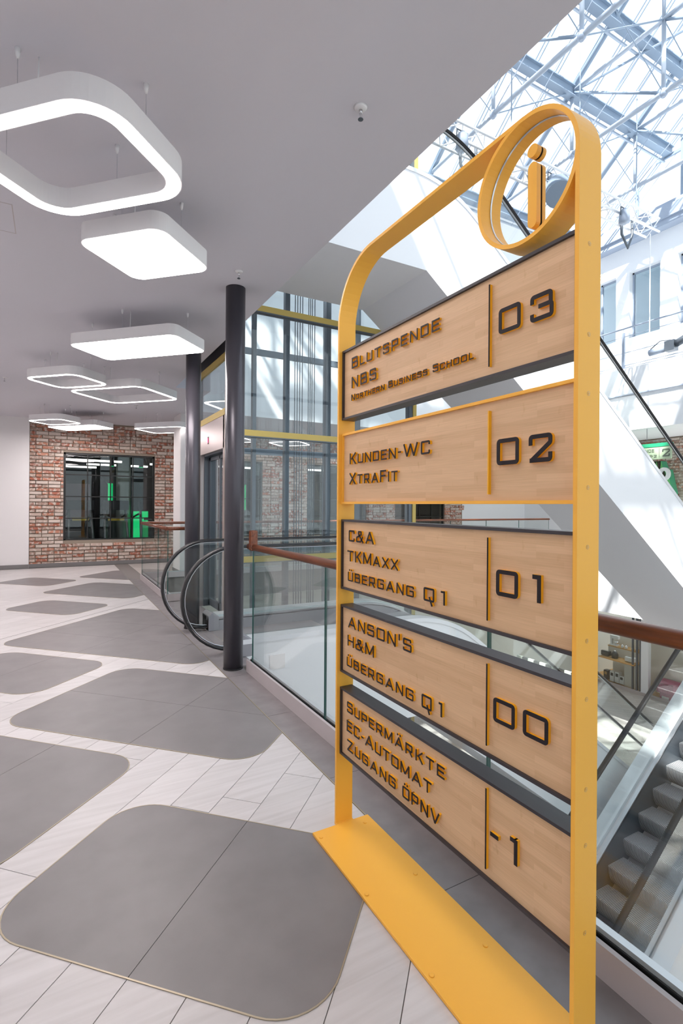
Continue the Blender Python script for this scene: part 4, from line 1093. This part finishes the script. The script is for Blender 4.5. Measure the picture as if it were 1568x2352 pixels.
# door side (x = EX0): portal
px = EX0
sb('door_portal', 'steel_brushed', (px - .03, 6.28, 2.16, px + .02, 7.75, 2.57), (px - .03, 6.25, 0, px + .02, 6.33, 2.57), (px - .03, 7.44, 0, px + .02, 7.75, 2.16))
sb('door_reveal', 'steel_dark', (px + .02, 6.33, 0, px + .20, 6.345, 2.16), (px + .02, 7.42, 0, px + .20, 7.44, 2.16), (px + .02, 6.33, 2.14, px + .2, 7.44, 2.16))
d_ = sb('sliding_door', 'steel_dark', (px + .09, 6.36, .02, px + .12, 6.40, 2.13), (px + .09, 6.86, .02, px + .12, 6.92, 2.13), (px + .09, 7.36, .02, px + .12, 7.42, 2.13), (px + .09, 6.36, 2.08, px + .12, 7.42, 2.13), (px + .09, 6.36, .02, px + .12, 7.42, .12))
bm = NB(); box(bm, px + .10 - EX0, .18, .12, px + .11 - EX0, .64, 2.08); box(bm, px + .10 - EX0, .70, .12, px + .11 - EX0, 1.14, 2.08); obj('door_glass', bm, 'glass_shaft', d_)
ds = sb('floor_display', 'rubber', (px - .034, 7.01, 2.28, px - .03, 7.06, 2.38)); bm = NB(); box(bm, -.0365, 7.02 - EY0, 2.30, -.034, 7.05 - EY0, 2.36); obj('led', bm, 'red_led', ds)
sb('header_or_shadow_band', 'gold', (px - .035, 6.25, 2.57, px - .0, 7.85, 2.65)); sb('header_or_shadow_band', 'gold', (px - .035, 6.25, 3.26, px - .0, 7.85, 3.34)); sb('header_or_shadow_band', 'black_frame', (px - .03, 6.2, 3.34, px + .04, 7.9, 3.75))  # the black box paints the shadow gap under the ceiling edge
sb('glass_pane', 'glass_shaft', (px - .012, 6.29, 2.65, px - .004, 7.80, 3.26))
sb('glass_pane', 'glass_shaft', (px - .004, 6.29, 3.75, px + .004, 7.80, 9.5))
one('call_button', 'steel_dark', sh, (px - .034 - EX0, 7.52 - EY0, 1.0, px - .03 - EX0, 7.60 - EY0, 1.25))
# dark lift roof mechanics box visible as a black band below eye level
sb('pit_wall', 'atrium_white', (EX0, EY1 + .05, ZB, EX1, EY1 + .15, -1.2))

# ------------------------------------------------------------------ far side of the atrium: upper fascia etc.
bm = NB(); box(bm, 2.32, 10.60, 3.36, XW, 10.65, 6.2)
struct('trim_3', bm, 'atrium_white', 'white fascia above the far gallery edge', 'fascia')

# opposite wall with windows
OW = [(10.03, 11.03), (8.67, 9.60), (7.25, 8.18), (5.83, 6.76), (4.4, 5.33), (2.9, 3.9), (1.4, 2.4), (-.1, .9)]
bm = NB(); z0, z1 = 6.70, 8.74
box(bm, XW, -4.2, ST, XW + .35, 10.65, z0); box(bm, XW, -4.2, z1, XW + .35, 10.65, 10.2)
ys = [10.65] + []
prev = 10.65
for a, b_ in OW:
    b2 = min(b_, 10.65)
    if prev - b2 > .01: box(bm, XW, b2, z0, XW + .35, prev, z1)
    prev = a
box(bm, XW, -4.2, z0, XW + .35, prev, z1)
struct('wall_right', bm, 'atrium_white', 'sunlit white wall with tall windows across the atrium', 'wall')
for i, (a, b_) in enumerate(OW):
    b2 = min(b_, 10.65)
    bm = NB(); f_ = .05; X = XW + .18
    box(bm, X, a, z0, X + .06, a + f_, z1); box(bm, X, b2 - f_, z0, X + .06, b2, z1); box(bm, X, a, z0, X + .06, b2, z0 + f_); box(bm, X, a, z1 - f_, X + .06, b2, z1)
    wn = struct('window_%d' % (i + 5), bm, 'gutter_steel', 'tall window in the white upper wall across the atrium, %s' % ['nearest the far corner', 'second from the far corner', 'third from the far corner, cut by the right edge', 'outside the frame, fourth', 'outside the frame, fifth', 'outside the frame, sixth', 'outside the frame, seventh', 'outside the frame, eighth'][i], 'window')
    one('pane', 'glass_shaft', wn, (X + .02, a + f_, z0 + f_, X + .028, b2 - f_, z1 - f_))
bm = NB(); box(bm, XW + 1.8, -4.2, ST, XW + 2.0, 12, 10); box(bm, XW + .35, -4.2, 9.3, XW + 2, 12, 9.5); box(bm, XW + .35, -4.2, ST, XW + 2, 12, ST + .1)
struct('wall_office', bm, 'reflection_blue', 'room behind the upper windows, coloured pale blue for their reflection', 'wall')
# gutter beam
bm = NB(); box(bm, XW - .32, -4.2, 9.55, XW, 10.65, 9.72); box(bm, XW - .38, -4.2, 9.72, XW, 10.65, 10.05); box(bm, XW - .30, -4.2, 10.05, XW, 10.65, 10.18)
struct('trim_4', bm, 'gutter_steel', 'grey-blue steel gutter beam along the top of the white wall', 'beam')
# brick wall of the opposite gallery on our level
bm = NB(); box(bm, XW, -4.2, 0, XW + .2, 10.7, 3.5)
ob = struct('wall_right_lower', bm, 'mortar', 'brick wall under the upper gallery across the atrium', 'wall')
fb = NB(); r_ = random.Random(5)
for row in range(20, 43):
    z = PITCH * row + .045; y = 5.6 + (0.12 if row % 2 else 0)
    while y < 10.6:
        box(fb, XW - .02 - r_.random() * .012, y, z - .034, XW, y + .238, z + .034); y += .25
o = obj('bricks_beyond', fb, 'brick', ob); o['kind'] = 'stuff'
bm = NB(); box(bm, XG, -4.2, -ST, XW + 8, -4.0, -1.42)

bm = NB(); box(bm, 12.4, 13.6, 0, XW + .2, 13.8, ZC); box(bm, XW, 10.7, 0, XW + .2, 13.6, 3.5)
struct('wall_far_lower', bm, 'atrium_white', 'white wall right of the far brick wall', 'wall')
# upper gallery railing
rl = thing('gallery_railing', 'thin steel cable railing of the upper gallery across the atrium', 'railing', (XG + .06, 8.4, ST))
for y in (10.0, 8.39, 6.78, 5.2, 3.6, 2.0, .4):
    one('post', 'gutter_steel', rl, (-.02, y - 8.4 - .035, -.25, .02, y - 8.4 + .035, .98))
    bm = NB(); tube(bm, (0, y - 8.4, .95), (0, y - 8.4, 1.08), .008, 6); obj('post_pin', bm, 'gutter_steel', rl)
for z, r in ((1.09, .024), (.87, .009), (.44, .009), (.10, .009), (.04, .009)):
    bm = NB(); tube(bm, (0, -8.4, z), (0, 2.2, z), r, 8); obj('rail' if r > .02 else 'cable', bm, 'gutter_steel', rl)
t = thing('projector', 'dark stage projector clamped to the upper gallery railing', 'projector', (XG, 7.3, ST + .17))
bm = NB(); tube(bm, (0, .36, .08), (0, -.05, .10), .085, 14); obj('barrel', bm, 'gutter_steel', t); one('body', 'steel_dark', t, (-.1, -.28, .0, .1, -.05, .25)); bm = NB(); tube(bm, (0, -.28, .15), (0, -.55, .25), .09, 12); obj('rear_housing', bm, 'steel_dark', t)
bm = NB(); path_tube(bm, [(0, .34, .17), (.0, .1, .32), (0, -.15, .28)], .012, 6); obj('bracket', bm, 'steel_dark', t)
tag(one('safety_net_rail', 'gutter_steel', None, (XG - .06, 4.0, 4.42, XG - .03, 9.0, 4.455)), 'thin blue-grey rail along the upper gallery slab edge', 'rail')

# hanging direction sign + green letters
hs_ = thing('hanging_sign', 'pale green hanging sign with the number 2 seen past the escalator', 'sign', (13.4, 7.6, 2.85))
bm = NB(); box(bm, -.02, -.42, -.16, .02, .70, .16); obj('board', bm, 'pale_green', hs_, bevel=.01)
bm = NB(); box(bm, -.03, -.44, .16, .03, .72, .25); obj('top_band', bm, 'green_side', hs_)
bm = NB(); tube(bm, (0, -.4, .32), (0, .7, .32), .008, 6); tube(bm, (0, .2, .32), (0, .2, .65), .008, 6); tube(bm, (0, -.4, .25), (0, -.4, .32), .008, 6); obj('hanger', bm, 'steel_dark', hs_)
O3 = (0, 0, 0)
text(hs_, -.021, [('PENDE', .075)], .40, .0, .03, depth=.004, mats=('sign_ink', 'sign_ink')); text(hs_, -.021, [('IS', .065), ('-', .01), ('P2', .065)], .24, -.06, -.11, depth=.004, mats=('sign_ink', 'sign_ink'), gap=.5)
text(hs_, -.021, [('2', .19)], -.20, -.38, -.10, depth=.005, mats=('sign_ink', 'sign_ink'))
one('divider', 'sign_ink', hs_, (-.025, -.13, -.12, -.021, -.122, .12))
# big green letter A with a white 0 figure in front
t = thing('shop_letter', 'large green letter A of a shop sign on the far brick wall', 'sign', (XW - .25, 8.55, 1.65), 'green shop letters')
def solid_x(bm, poly, x0, x1):
    a = [bm.verts.new((x0, y, z)) for y, z in poly]; b_ = [bm.verts.new((x1, y, z)) for y, z in poly]
    bm.faces.new(a); bm.faces.new(b_[::-1])
    for i in range(len(poly)): f = bm.faces.new((a[(i + 1) % len(poly)], a[i], b_[i], b_[(i + 1) % len(poly)])); f.material_index = 1
bm = NB()
for poly in ([(.50, 0), (.22, 0), (-.0, 1.15), (.12, 1.15)], [(-.50, 0), (-.22, 0), (0.0, 1.15), (-.12, 1.15)], [(.12, 1.15), (-.12, 1.15), (-.1, .75), (.1, .75)], [(.35, .22), (-.35, .22), (-.28, .5), (.28, .5)], [(.05, .2), (-.45, .2), (-.3, .9), (.0, .9)]): solid_x(bm, poly, -.08, .205)
obj('letter_block', bm, ['green_sign', 'green_side'], t)
t = thing('shop_letter', 'green end of a shop letter left of the big green A', 'sign', (XW - .25, 9.25, 1.65), 'green shop letters'); bm = NB(); solid_x(bm, [(.3, 0), (-.0, 0), (-.25, .5), (.0, 1.1), (.3, 1.1)], -.08, .205); obj('letter_block', bm, ['green_sign', 'green_side'], t)
t = thing('shop_letter', 'white zero figure overlapping the green letter A', 'sign', (XW - .36, 8.32, 2.42), 'green shop letters')
bm = NB()
for k in range(24):
    a = 2 * PI * k / 24; b_ = 2 * PI * (k + 1) / 24
    vs = []
    for x in (-.03, .03):
        for ang, r in ((a, 1), (b_, 1), (b_, .4), (a, .4)): vs.append(bm.verts.new((x, math.cos(ang) * .17 * r, math.sin(ang) * .19 * (r if r == 1 else .5))))
    bm.faces.new(vs[:4]); bm.faces.new(vs[4:][::-1]); bm.faces.new((vs[0], vs[1], vs[5], vs[4])); bm.faces.new((vs[2], vs[3], vs[7], vs[6]))
obj('figure', bm, 'sign_white', t)

# ------------------------------------------------------------------ roof: gable skylight, ridge along X
YE, ZE, SL = 10.62, 10.05, .83; YRG = 4.0; ZR = ZE + SL * (YE - YRG)
roof = thing('skylight_roof', 'large gabled glass skylight over the atrium', 'roof', (0, 0, 0)); roof['kind'] = 'structure'
def rz(y): return ZE + SL * (YE - y) if y >= YRG else ZE + SL * (y - (2 * YRG - YE))
ys_all = [YE, 8.41, 7.305, 5.1, YRG, 2.9, .695, -.41, 2 * YRG - YE]
XR0, XR1 = -1.2, XW
for y in ys_all:
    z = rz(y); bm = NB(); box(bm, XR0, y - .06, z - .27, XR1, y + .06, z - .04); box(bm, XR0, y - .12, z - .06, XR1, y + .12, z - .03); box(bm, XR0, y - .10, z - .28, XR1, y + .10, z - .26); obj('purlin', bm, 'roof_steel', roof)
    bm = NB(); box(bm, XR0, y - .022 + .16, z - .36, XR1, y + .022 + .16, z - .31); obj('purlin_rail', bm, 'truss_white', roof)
TX = [.55, 3.2, 5.85, 8.5, 11.17, 13.8]
xr = []
for x in TX: xr += [x - .66, x, x + .66, x + 1.325]
xr = [XR0] + [x for x in xr if XR0 < x < XR1 - .1] + [XR1]
for x in xr:
    for dx in (-.045, .045):
        for s_ in (1, -1):
            bm = NB(); ye = YE if s_ > 0 else 2 * YRG - YE
            tube(bm, (x + dx, ye, ZE - .02), (x + dx, YRG, ZR - .02), .017, 6); obj('glazing_bar', bm, 'roof_steel', roof)
for x in xr[::2]:
    bm = NB(); tube(bm, (x + .3, YE, ZE - .5), (x + .3, YRG, ZR - .5), .008, 5); obj('tension_cable', bm, 'gutter_steel', roof)
for xa, xb in zip(xr[:-1], xr[1:]):
    for s_ in (1, -1):
        for k in range(3):
            ya, yb = (YE - 2.207 * k, max(YE - 2.207 * (k + 1), YRG))
            za, zb = rz(ya), rz(yb)
            if s_ < 0: ya, yb = 2 * YRG - ya, 2 * YRG - yb
            bm = NB(); dz = .02
            v = [bm.verts.new(p) for p in ((xa + .02, ya, za + dz), (xb - .02, ya, za + dz), (xb - .02, yb, zb + dz), (xa + .02, yb, zb + dz))]
            bm.faces.new(v); obj('glass_pane', bm, 'glass_roof', roof)
# glazed gable over the opposite wall, and solid gable on our side
bm = NB()
for y in [YE - 1.3 * k for k in range(1, 11)]:
    box(bm, XW - .12, y - .04, 10.18, XW - .04, y + .04, rz(y) - .05)
for z in (11.6, 13.1):
    hw_ = (ZR - z) / SL; box(bm, XW - .11, YRG - hw_, z - .04, XW - .05, YRG + hw_, z + .04)
obj('gable_mullions', bm, 'roof_steel', roof)
bm = NB(); v = [bm.verts.new(p) for p in ((XW - .03, YE, 10.1), (XW - .03, YRG, ZR), (XW - .03, 2 * YRG - YE, 10.1))]; bm.faces.new(v); obj('gable_glass', bm, 'glass_roof', roof)
bm = NB(); box(bm, -1.2, 2 * YRG - YE - 1.7, 9.8, XW, 2 * YRG - YE, 10.0); box(bm, -1.2, YE, 9.9, XW, 13.8, 10.1); box(bm, -1.4, -4.2, 9.0, -1.2, 13.8, 10.0)
struct('trim_5', bm, 'atrium_white', 'flat roof strips beside the skylight', 'roof')
# trusses
def seg_part(n, mt, t, p0, p1, r, seg=8):
    bm = NB(); tube(bm, p0, p1, r, seg); return obj(n, bm, mt, t)
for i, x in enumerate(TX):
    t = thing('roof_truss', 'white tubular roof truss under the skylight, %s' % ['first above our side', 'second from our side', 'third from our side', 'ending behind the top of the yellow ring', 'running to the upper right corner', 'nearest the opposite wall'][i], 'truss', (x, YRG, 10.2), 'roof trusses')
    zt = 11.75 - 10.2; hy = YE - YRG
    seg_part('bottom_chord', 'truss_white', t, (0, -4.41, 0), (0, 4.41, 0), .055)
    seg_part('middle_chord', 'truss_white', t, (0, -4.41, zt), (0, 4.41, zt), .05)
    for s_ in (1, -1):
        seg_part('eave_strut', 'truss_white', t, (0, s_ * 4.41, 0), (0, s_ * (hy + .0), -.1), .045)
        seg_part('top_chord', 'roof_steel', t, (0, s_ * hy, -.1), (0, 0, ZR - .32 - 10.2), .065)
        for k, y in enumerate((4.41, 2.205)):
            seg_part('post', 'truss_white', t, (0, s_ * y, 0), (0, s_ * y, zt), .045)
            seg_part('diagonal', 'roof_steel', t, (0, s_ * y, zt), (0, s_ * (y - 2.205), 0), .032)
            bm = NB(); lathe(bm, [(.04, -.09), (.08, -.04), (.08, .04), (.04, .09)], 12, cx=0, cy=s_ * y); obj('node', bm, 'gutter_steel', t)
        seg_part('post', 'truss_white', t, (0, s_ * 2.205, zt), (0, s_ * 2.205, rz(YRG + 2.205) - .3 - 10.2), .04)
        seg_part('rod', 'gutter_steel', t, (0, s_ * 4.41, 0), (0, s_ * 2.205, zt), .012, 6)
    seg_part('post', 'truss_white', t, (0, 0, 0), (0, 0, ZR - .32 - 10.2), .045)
for i, (xa, xb) in enumerate(zip(TX[:-1], TX[1:])):
    for y in (8.41, 6.205):
        bm = NB(); tube(bm, (xa, y, 10.2), (xb, y, 11.75), .018, 6); tube(bm, (xa, y, 11.75), (xb, y, 10.2), .010, 6); o = obj('wind_bracing', bm, 'roof_steel', roof)
    bm = NB(); tube(bm, (xa, 8.41, 11.75), (xb, 6.205, 13.3), .03, 6); o = obj('roof_brace', bm, 'roof_steel', roof)

# stage truss with lamps
t = thing('lighting_truss', 'white lattice stage truss hanging below the skylight', 'truss', (8.55, 7.0, 8.0))
bm = NB(); h2 = .15
for sy in (-1, 1):
    for sz in (-1, 1): tube(bm, (-3.65, sy * h2, sz * h2), (3.65, sy * h2, sz * h2), .025, 8)
obj('chords', bm, 'stage_white', t)
bm = NB(); n = 28
for k in range(n):
    x = -3.65 + 7.3 * k / n; x2 = -3.65 + 7.3 * (k + 1) / n; s = 1 if k % 2 else -1
    for c_ in (-1, 1): tube(bm, (x, c_ * h2, -s * h2), (x2, c_ * h2, s * h2), .011, 5); tube(bm, (x, -s * h2, c_ * h2), (x2, s * h2, c_ * h2), .011, 5)
o = obj('lattice', bm, 'stage_white', t); o['kind'] = 'stuff'
for x in (-3, -1, 1, 3.0):
    bm = NB(); tube(bm, (x, 0, .15), (x, 0, 3.0), .012, 5); obj('hanger', bm, 'roof_steel', t)
for x in (-2.2, -.4, 1.3, 2.6):
    bm = NB(); path_tube(bm, [(x, .1, .1), (x + .05, .12, -.35), (x + .25, .1, -.62), (x + .38, .08, -.3), (x + .4, .1, .1)], .03, 6); obj('cable_loop', bm, 'steel_dark', t)
for i, x in enumerate((6.1, 7.2, 8.4, 9.6, 10.7)):
    s_ = thing('stage_light', 'dark stage spotlight on the white truss, %s' % ['at its left end', 'second from the left', 'behind the round i symbol', 'second from the right', 'nearest its right end'][i], 'spotlight', (x, 6.75, 7.85), 'stage lights on the truss')
    bm = NB(); lathe(bm, [(.04, -.28), (.11, -.25), (.10, -.02), (.05, .04)], 12); obj('body', bm, 'gutter_steel', s_); bm = NB(); path_tube(bm, [(-.13, 0, -.12), (-.12, 0, .06), (.12, 0, .06), (.13, 0, -.12)], .012, 6); obj('yoke', bm, 'steel_dark', s_)
bm = NB(); tube(bm, (12.1, 7.0, 7.84), (12.1, 7.0, 5.3), .012, 6); tag(obj('rope', bm, 'rope'), 'white rope hanging from the right end of the truss', 'rope')
s_ = thing('loudspeaker', 'white horn loudspeaker hanging behind the round i symbol', 'speaker', (8.0, 6.3, 7.3)); bm = NB(); tube(bm, (0, 0, 0), (-.12, -.12, -.25), .22, 20, r1=.24); obj('body', bm, 'roof_steel', s_); bm = NB(); tube(bm, (0, 0, .05), (0, .7, .6), .012); obj('hanger', bm, 'roof_steel', s_)

# ------------------------------------------------------------------ lower level
bm = NB(); box(bm, -4.2, -4.2, -ST - .3, 24, 16, -ST)
struct('floor_lower', bm, 'parquet', 'pale plank floor of the level below', 'floor')
bm = NB(); box(bm, .9, 13.0, -ST, XW + 8, 13.3, -.5); box(bm, 23, -4.2, -ST, 23.2, 16, -1.4)
struct('wall_lower_far', bm, 'shop_white', 'pale wall of the level below', 'wall')
bm = NB(); box(bm, 9, 13.0 - .05, -ST, 14, 13.0, -2.2)
SXW = 18.2
sp_ = thing('shop_facade', 'kitchenware shop front on the level below', 'shop front', (SXW, 10.6, -ST))
one('pillar', 'steel_light', sp_, (-.06, -.14, 0, .1, .12, 3.7)); one('side_wall', 'shop_beige', sp_, (.70, -1.3, 0, .78, .22, 3.7))
one('sill', 'kerb', sp_, (-.12, -3.5, 0, .0, 3, .10)); one('header', 'shop_white', sp_, (-.05, -6, 2.7, .1, 3, 3.73))
g_ = one('glass_door', 'glass', sp_, (-.01, .28, .1, .01, 2.5, 2.7)); one('door_rail', 'steel_dark', sp_, (-.03, .26, .05, .03, .32, 2.7), (-.03, .42, .05, .03, .47, 2.7), (-.03, .16, .05, .03, .20, 2.7))
one('glass_pane', 'glass', sp_, (-.01, -3.4, .1, .01, -.15, 2.7))
bm = NB(); box(bm, SXW + .2, 4.6, -ST, SXW + 4.6, 13.0, -ST + .01); struct('floor_shop', bm, 'shelf_wood', 'brown wood floor of the lower shop', 'floor')
sv_ = thing('shop_shelving', 'dark back wall shelving of the lower shop with boxed goods', 'shelving', (SXW, 10.6, -ST)); one('back_shelves', 'kitchen_black', sv_, (3.6, -5.0, 0.011, 3.9, 2.3, 2.6))
for k in range(20):
    y = -1 + .16 * k
    one('boxed_goods', ['kitchen_white', 'shelf_wood', 'steel_light', 'pink_plastic'][k % 4], sv_, (3.45, y, .5 + .5 * (k % 4), 3.6, y + .12, .75 + .5 * (k % 4)))
ds_ = thing('display_stand', 'white shop display stand with two wooden shelves of kitchen appliances', 'display stand', (SXW + .3, 11.6, -ST))
one('back_panel', 'shop_white', ds_, (.55, -.62, 0, .62, .75, 1.9)); one('upper_shelf', ['shelf_wood'], ds_, (.15, -.55, 1.30, .55, .7, 1.335)); one('lower_shelf', 'shelf_wood', ds_, (-.35, -.62, .93, .55, .75, .97)); one('plinth', 'shop_white', ds_, (.0, -.6, 0, .55, -.05, .93)); one('riser', 'shop_white', ds_, (.18, -.5, .97, .5, .7, 1.30))
def appliance(name, label, cat, loc, parts):
    t = thing(name, label, cat, loc, 'kitchen appliances on the display stand')
    for n, mt, prof in parts:
        bm = NB(); lathe(bm, prof, 14); obj(n, bm, mt, t)
SB = -ST
t = thing('stand_mixer', 'white stand mixer on the upper shop shelf', 'mixer', (SXW + .6, 12.1, SB + 1.335), 'kitchen appliances on the display stand'); one('base', 'kitchen_white', t, (-.1, -.12, 0, .1, .18, .04)); one('arm', 'kitchen_white', t, (-.05, .1, .04, .05, .17, .3), (-.06, -.15, .26, .06, .17, .38)); bm = NB(); lathe(bm, [(.05, .04), (.09, .18)], 16, cy=-.05); obj('bowl', bm, 'chrome', t)
appliance('kettle', 'black kettle on the lower shop shelf', 'kettle', (SXW + .2, 11.85, SB + .97), [('body', 'kitchen_black', [(.11, 0), (.12, .15), (.06, .26)]), ('lid', 'chrome', [(.06, .26), (.01, .29)])])
t = thing('toaster', 'black toaster on the lower shop shelf', 'toaster', (SXW + .2, 12.2, SB + .97), 'kitchen appliances on the display stand'); bm = NB(); box(bm, -.1, -.16, .02, .1, .16, .2); obj('body', bm, 'kitchen_black', t, bevel=.03); one('slot', 'chrome', t, (-.04, -.12, .2, .04, .12, .205))
t = thing('toaster', 'white and steel toaster on the front corner of the lower shelf', 'toaster', (SXW + .2, 11.25, SB + .97), 'kitchen appliances on the display stand'); bm = NB(); box(bm, -.1, -.17, .02, .1, .17, .19); obj('body', bm, 'kitchen_white', t, bevel=.03); one('slot', 'chrome', t, (-.04, -.12, .19, .04, .12, .195))
for i, y in enumerate((11.75, 11.6, 11.35, 11.2)):
    appliance('pot', 'small %s pot on the upper shop shelf' % ['white', 'pale', 'steel', 'tall steel'][i], 'pot', (SXW + .5, y, SB + 1.335), [('body', 'kitchen_white' if i < 2 else 'chrome', [(.05, 0), (.055, .1 + .03 * (i == 3))]), ('lid', 'chrome', [(.05, .1 + .03 * (i == 3)), (.01, .13 + .03 * (i == 3))])])
for i, (y, h, mt) in enumerate(((12.25, .35, 'kitchen_black'), (12.0, .38, 'kitchen_white'), (11.8, .4, 'kitchen_white'), (11.62, .3, 'kitchen_white'))):
    t = thing('appliance_box', 'boxed appliance under the display shelf, %s' % ['leftmost', 'second from left', 'third from left', 'rightmost'][i], 'box', (SXW + .35, y, SB + .05), 'boxes under the display stand'); one('carton', mt, t, (-.1, -.08, 0, .1, .08, h)); one('label_print', 'kitchen_black' if mt != 'kitchen_black' else 'shelf_wood', t, (-.103, -.05, h * .55, -.1, .05, h * .85))
t = thing('storage_bin', 'pink plastic bin standing in the shop window below', 'bin', (SXW + .33, 9.98, SB + .02)); bm = NB()
for f_, z0_, z1_ in ((.28, .22, .55),): box(bm, -.25, -.28, z0_, .25, .28, z1_)
box(bm, -.2, -.2, 0, .2, .2, .22); obj('tub', bm, 'pink_plastic', t, bevel=.03); one('lid', 'pink_plastic', t, (-.27, -.3, .55, .27, .3, .60)); one('label_card', 'kitchen_white', t, (-.205, -.12, .02, -.2, .12, .12))
bm = NB(); t = thing('magazine_rack', 'dark magazine rack at the right edge of the lower shop', 'rack', (SXW + 1.0, 8.8, SB)); one('rack_frame', 'kitchen_black', t, (0, -.6, .2, .3, .7, 2.0))
for r in range(4):
    for k in range(5): one('magazine', ['kitchen_white', 'steel_light', 'shelf_wood', 'stripe_dark'][(k + r) % 4], t, (-.03, -.55 + .24 * k, .45 + .4 * r, 0, -.36 + .24 * k, .72 + .4 * r))
# strip lights added to brighten the inside of the lower shop
for i, y in enumerate((8.5, 10.8, 12.4)):
    tag(one('added_light_strip', 'tube_light', None, (SXW + 1.2, y - .5, -1.60, SXW + 1.4, y + .5, -1.56)), 'strip light added under the lower shop ceiling, %s' % ['right', 'middle', 'left'][i], 'lamp', 'added lower shop lights')
# striped kiosk
t = thing('striped_counter', 'counter with dark and pale vertical stripes on the level below', 'counter', (9.8, 9.1, -ST))
one('counter_top', 'stripe_pale', t, (-.05, -.6, 1.0, .6, .9, 1.05))
for k in range(9):
    one('stripe_slat', 'stripe_dark' if k % 2 else 'stripe_pale', t, (0, .8 - .155 * k - .155, 0, .05, .8 - .155 * k, 1.0))
one('side_panel', 'stripe_dark', t, (.05, -.6, 0, .55, -.55, 1.0))
t = thing('striped_partition', 'tall partition with dark and pale stripes on the level below', 'partition', (11.8, 9.6, -ST))
for k in range(10): one('stripe_slat', 'stripe_dark' if k % 2 else 'stripe_pale', t, (0, 1.0 - .2 * k - .2, 0, .06, 1.0 - .2 * k, 2.3))
one('foot_rail', 'steel_dark', t, (.06, -1.0, 0, .1, 1.0, .08))
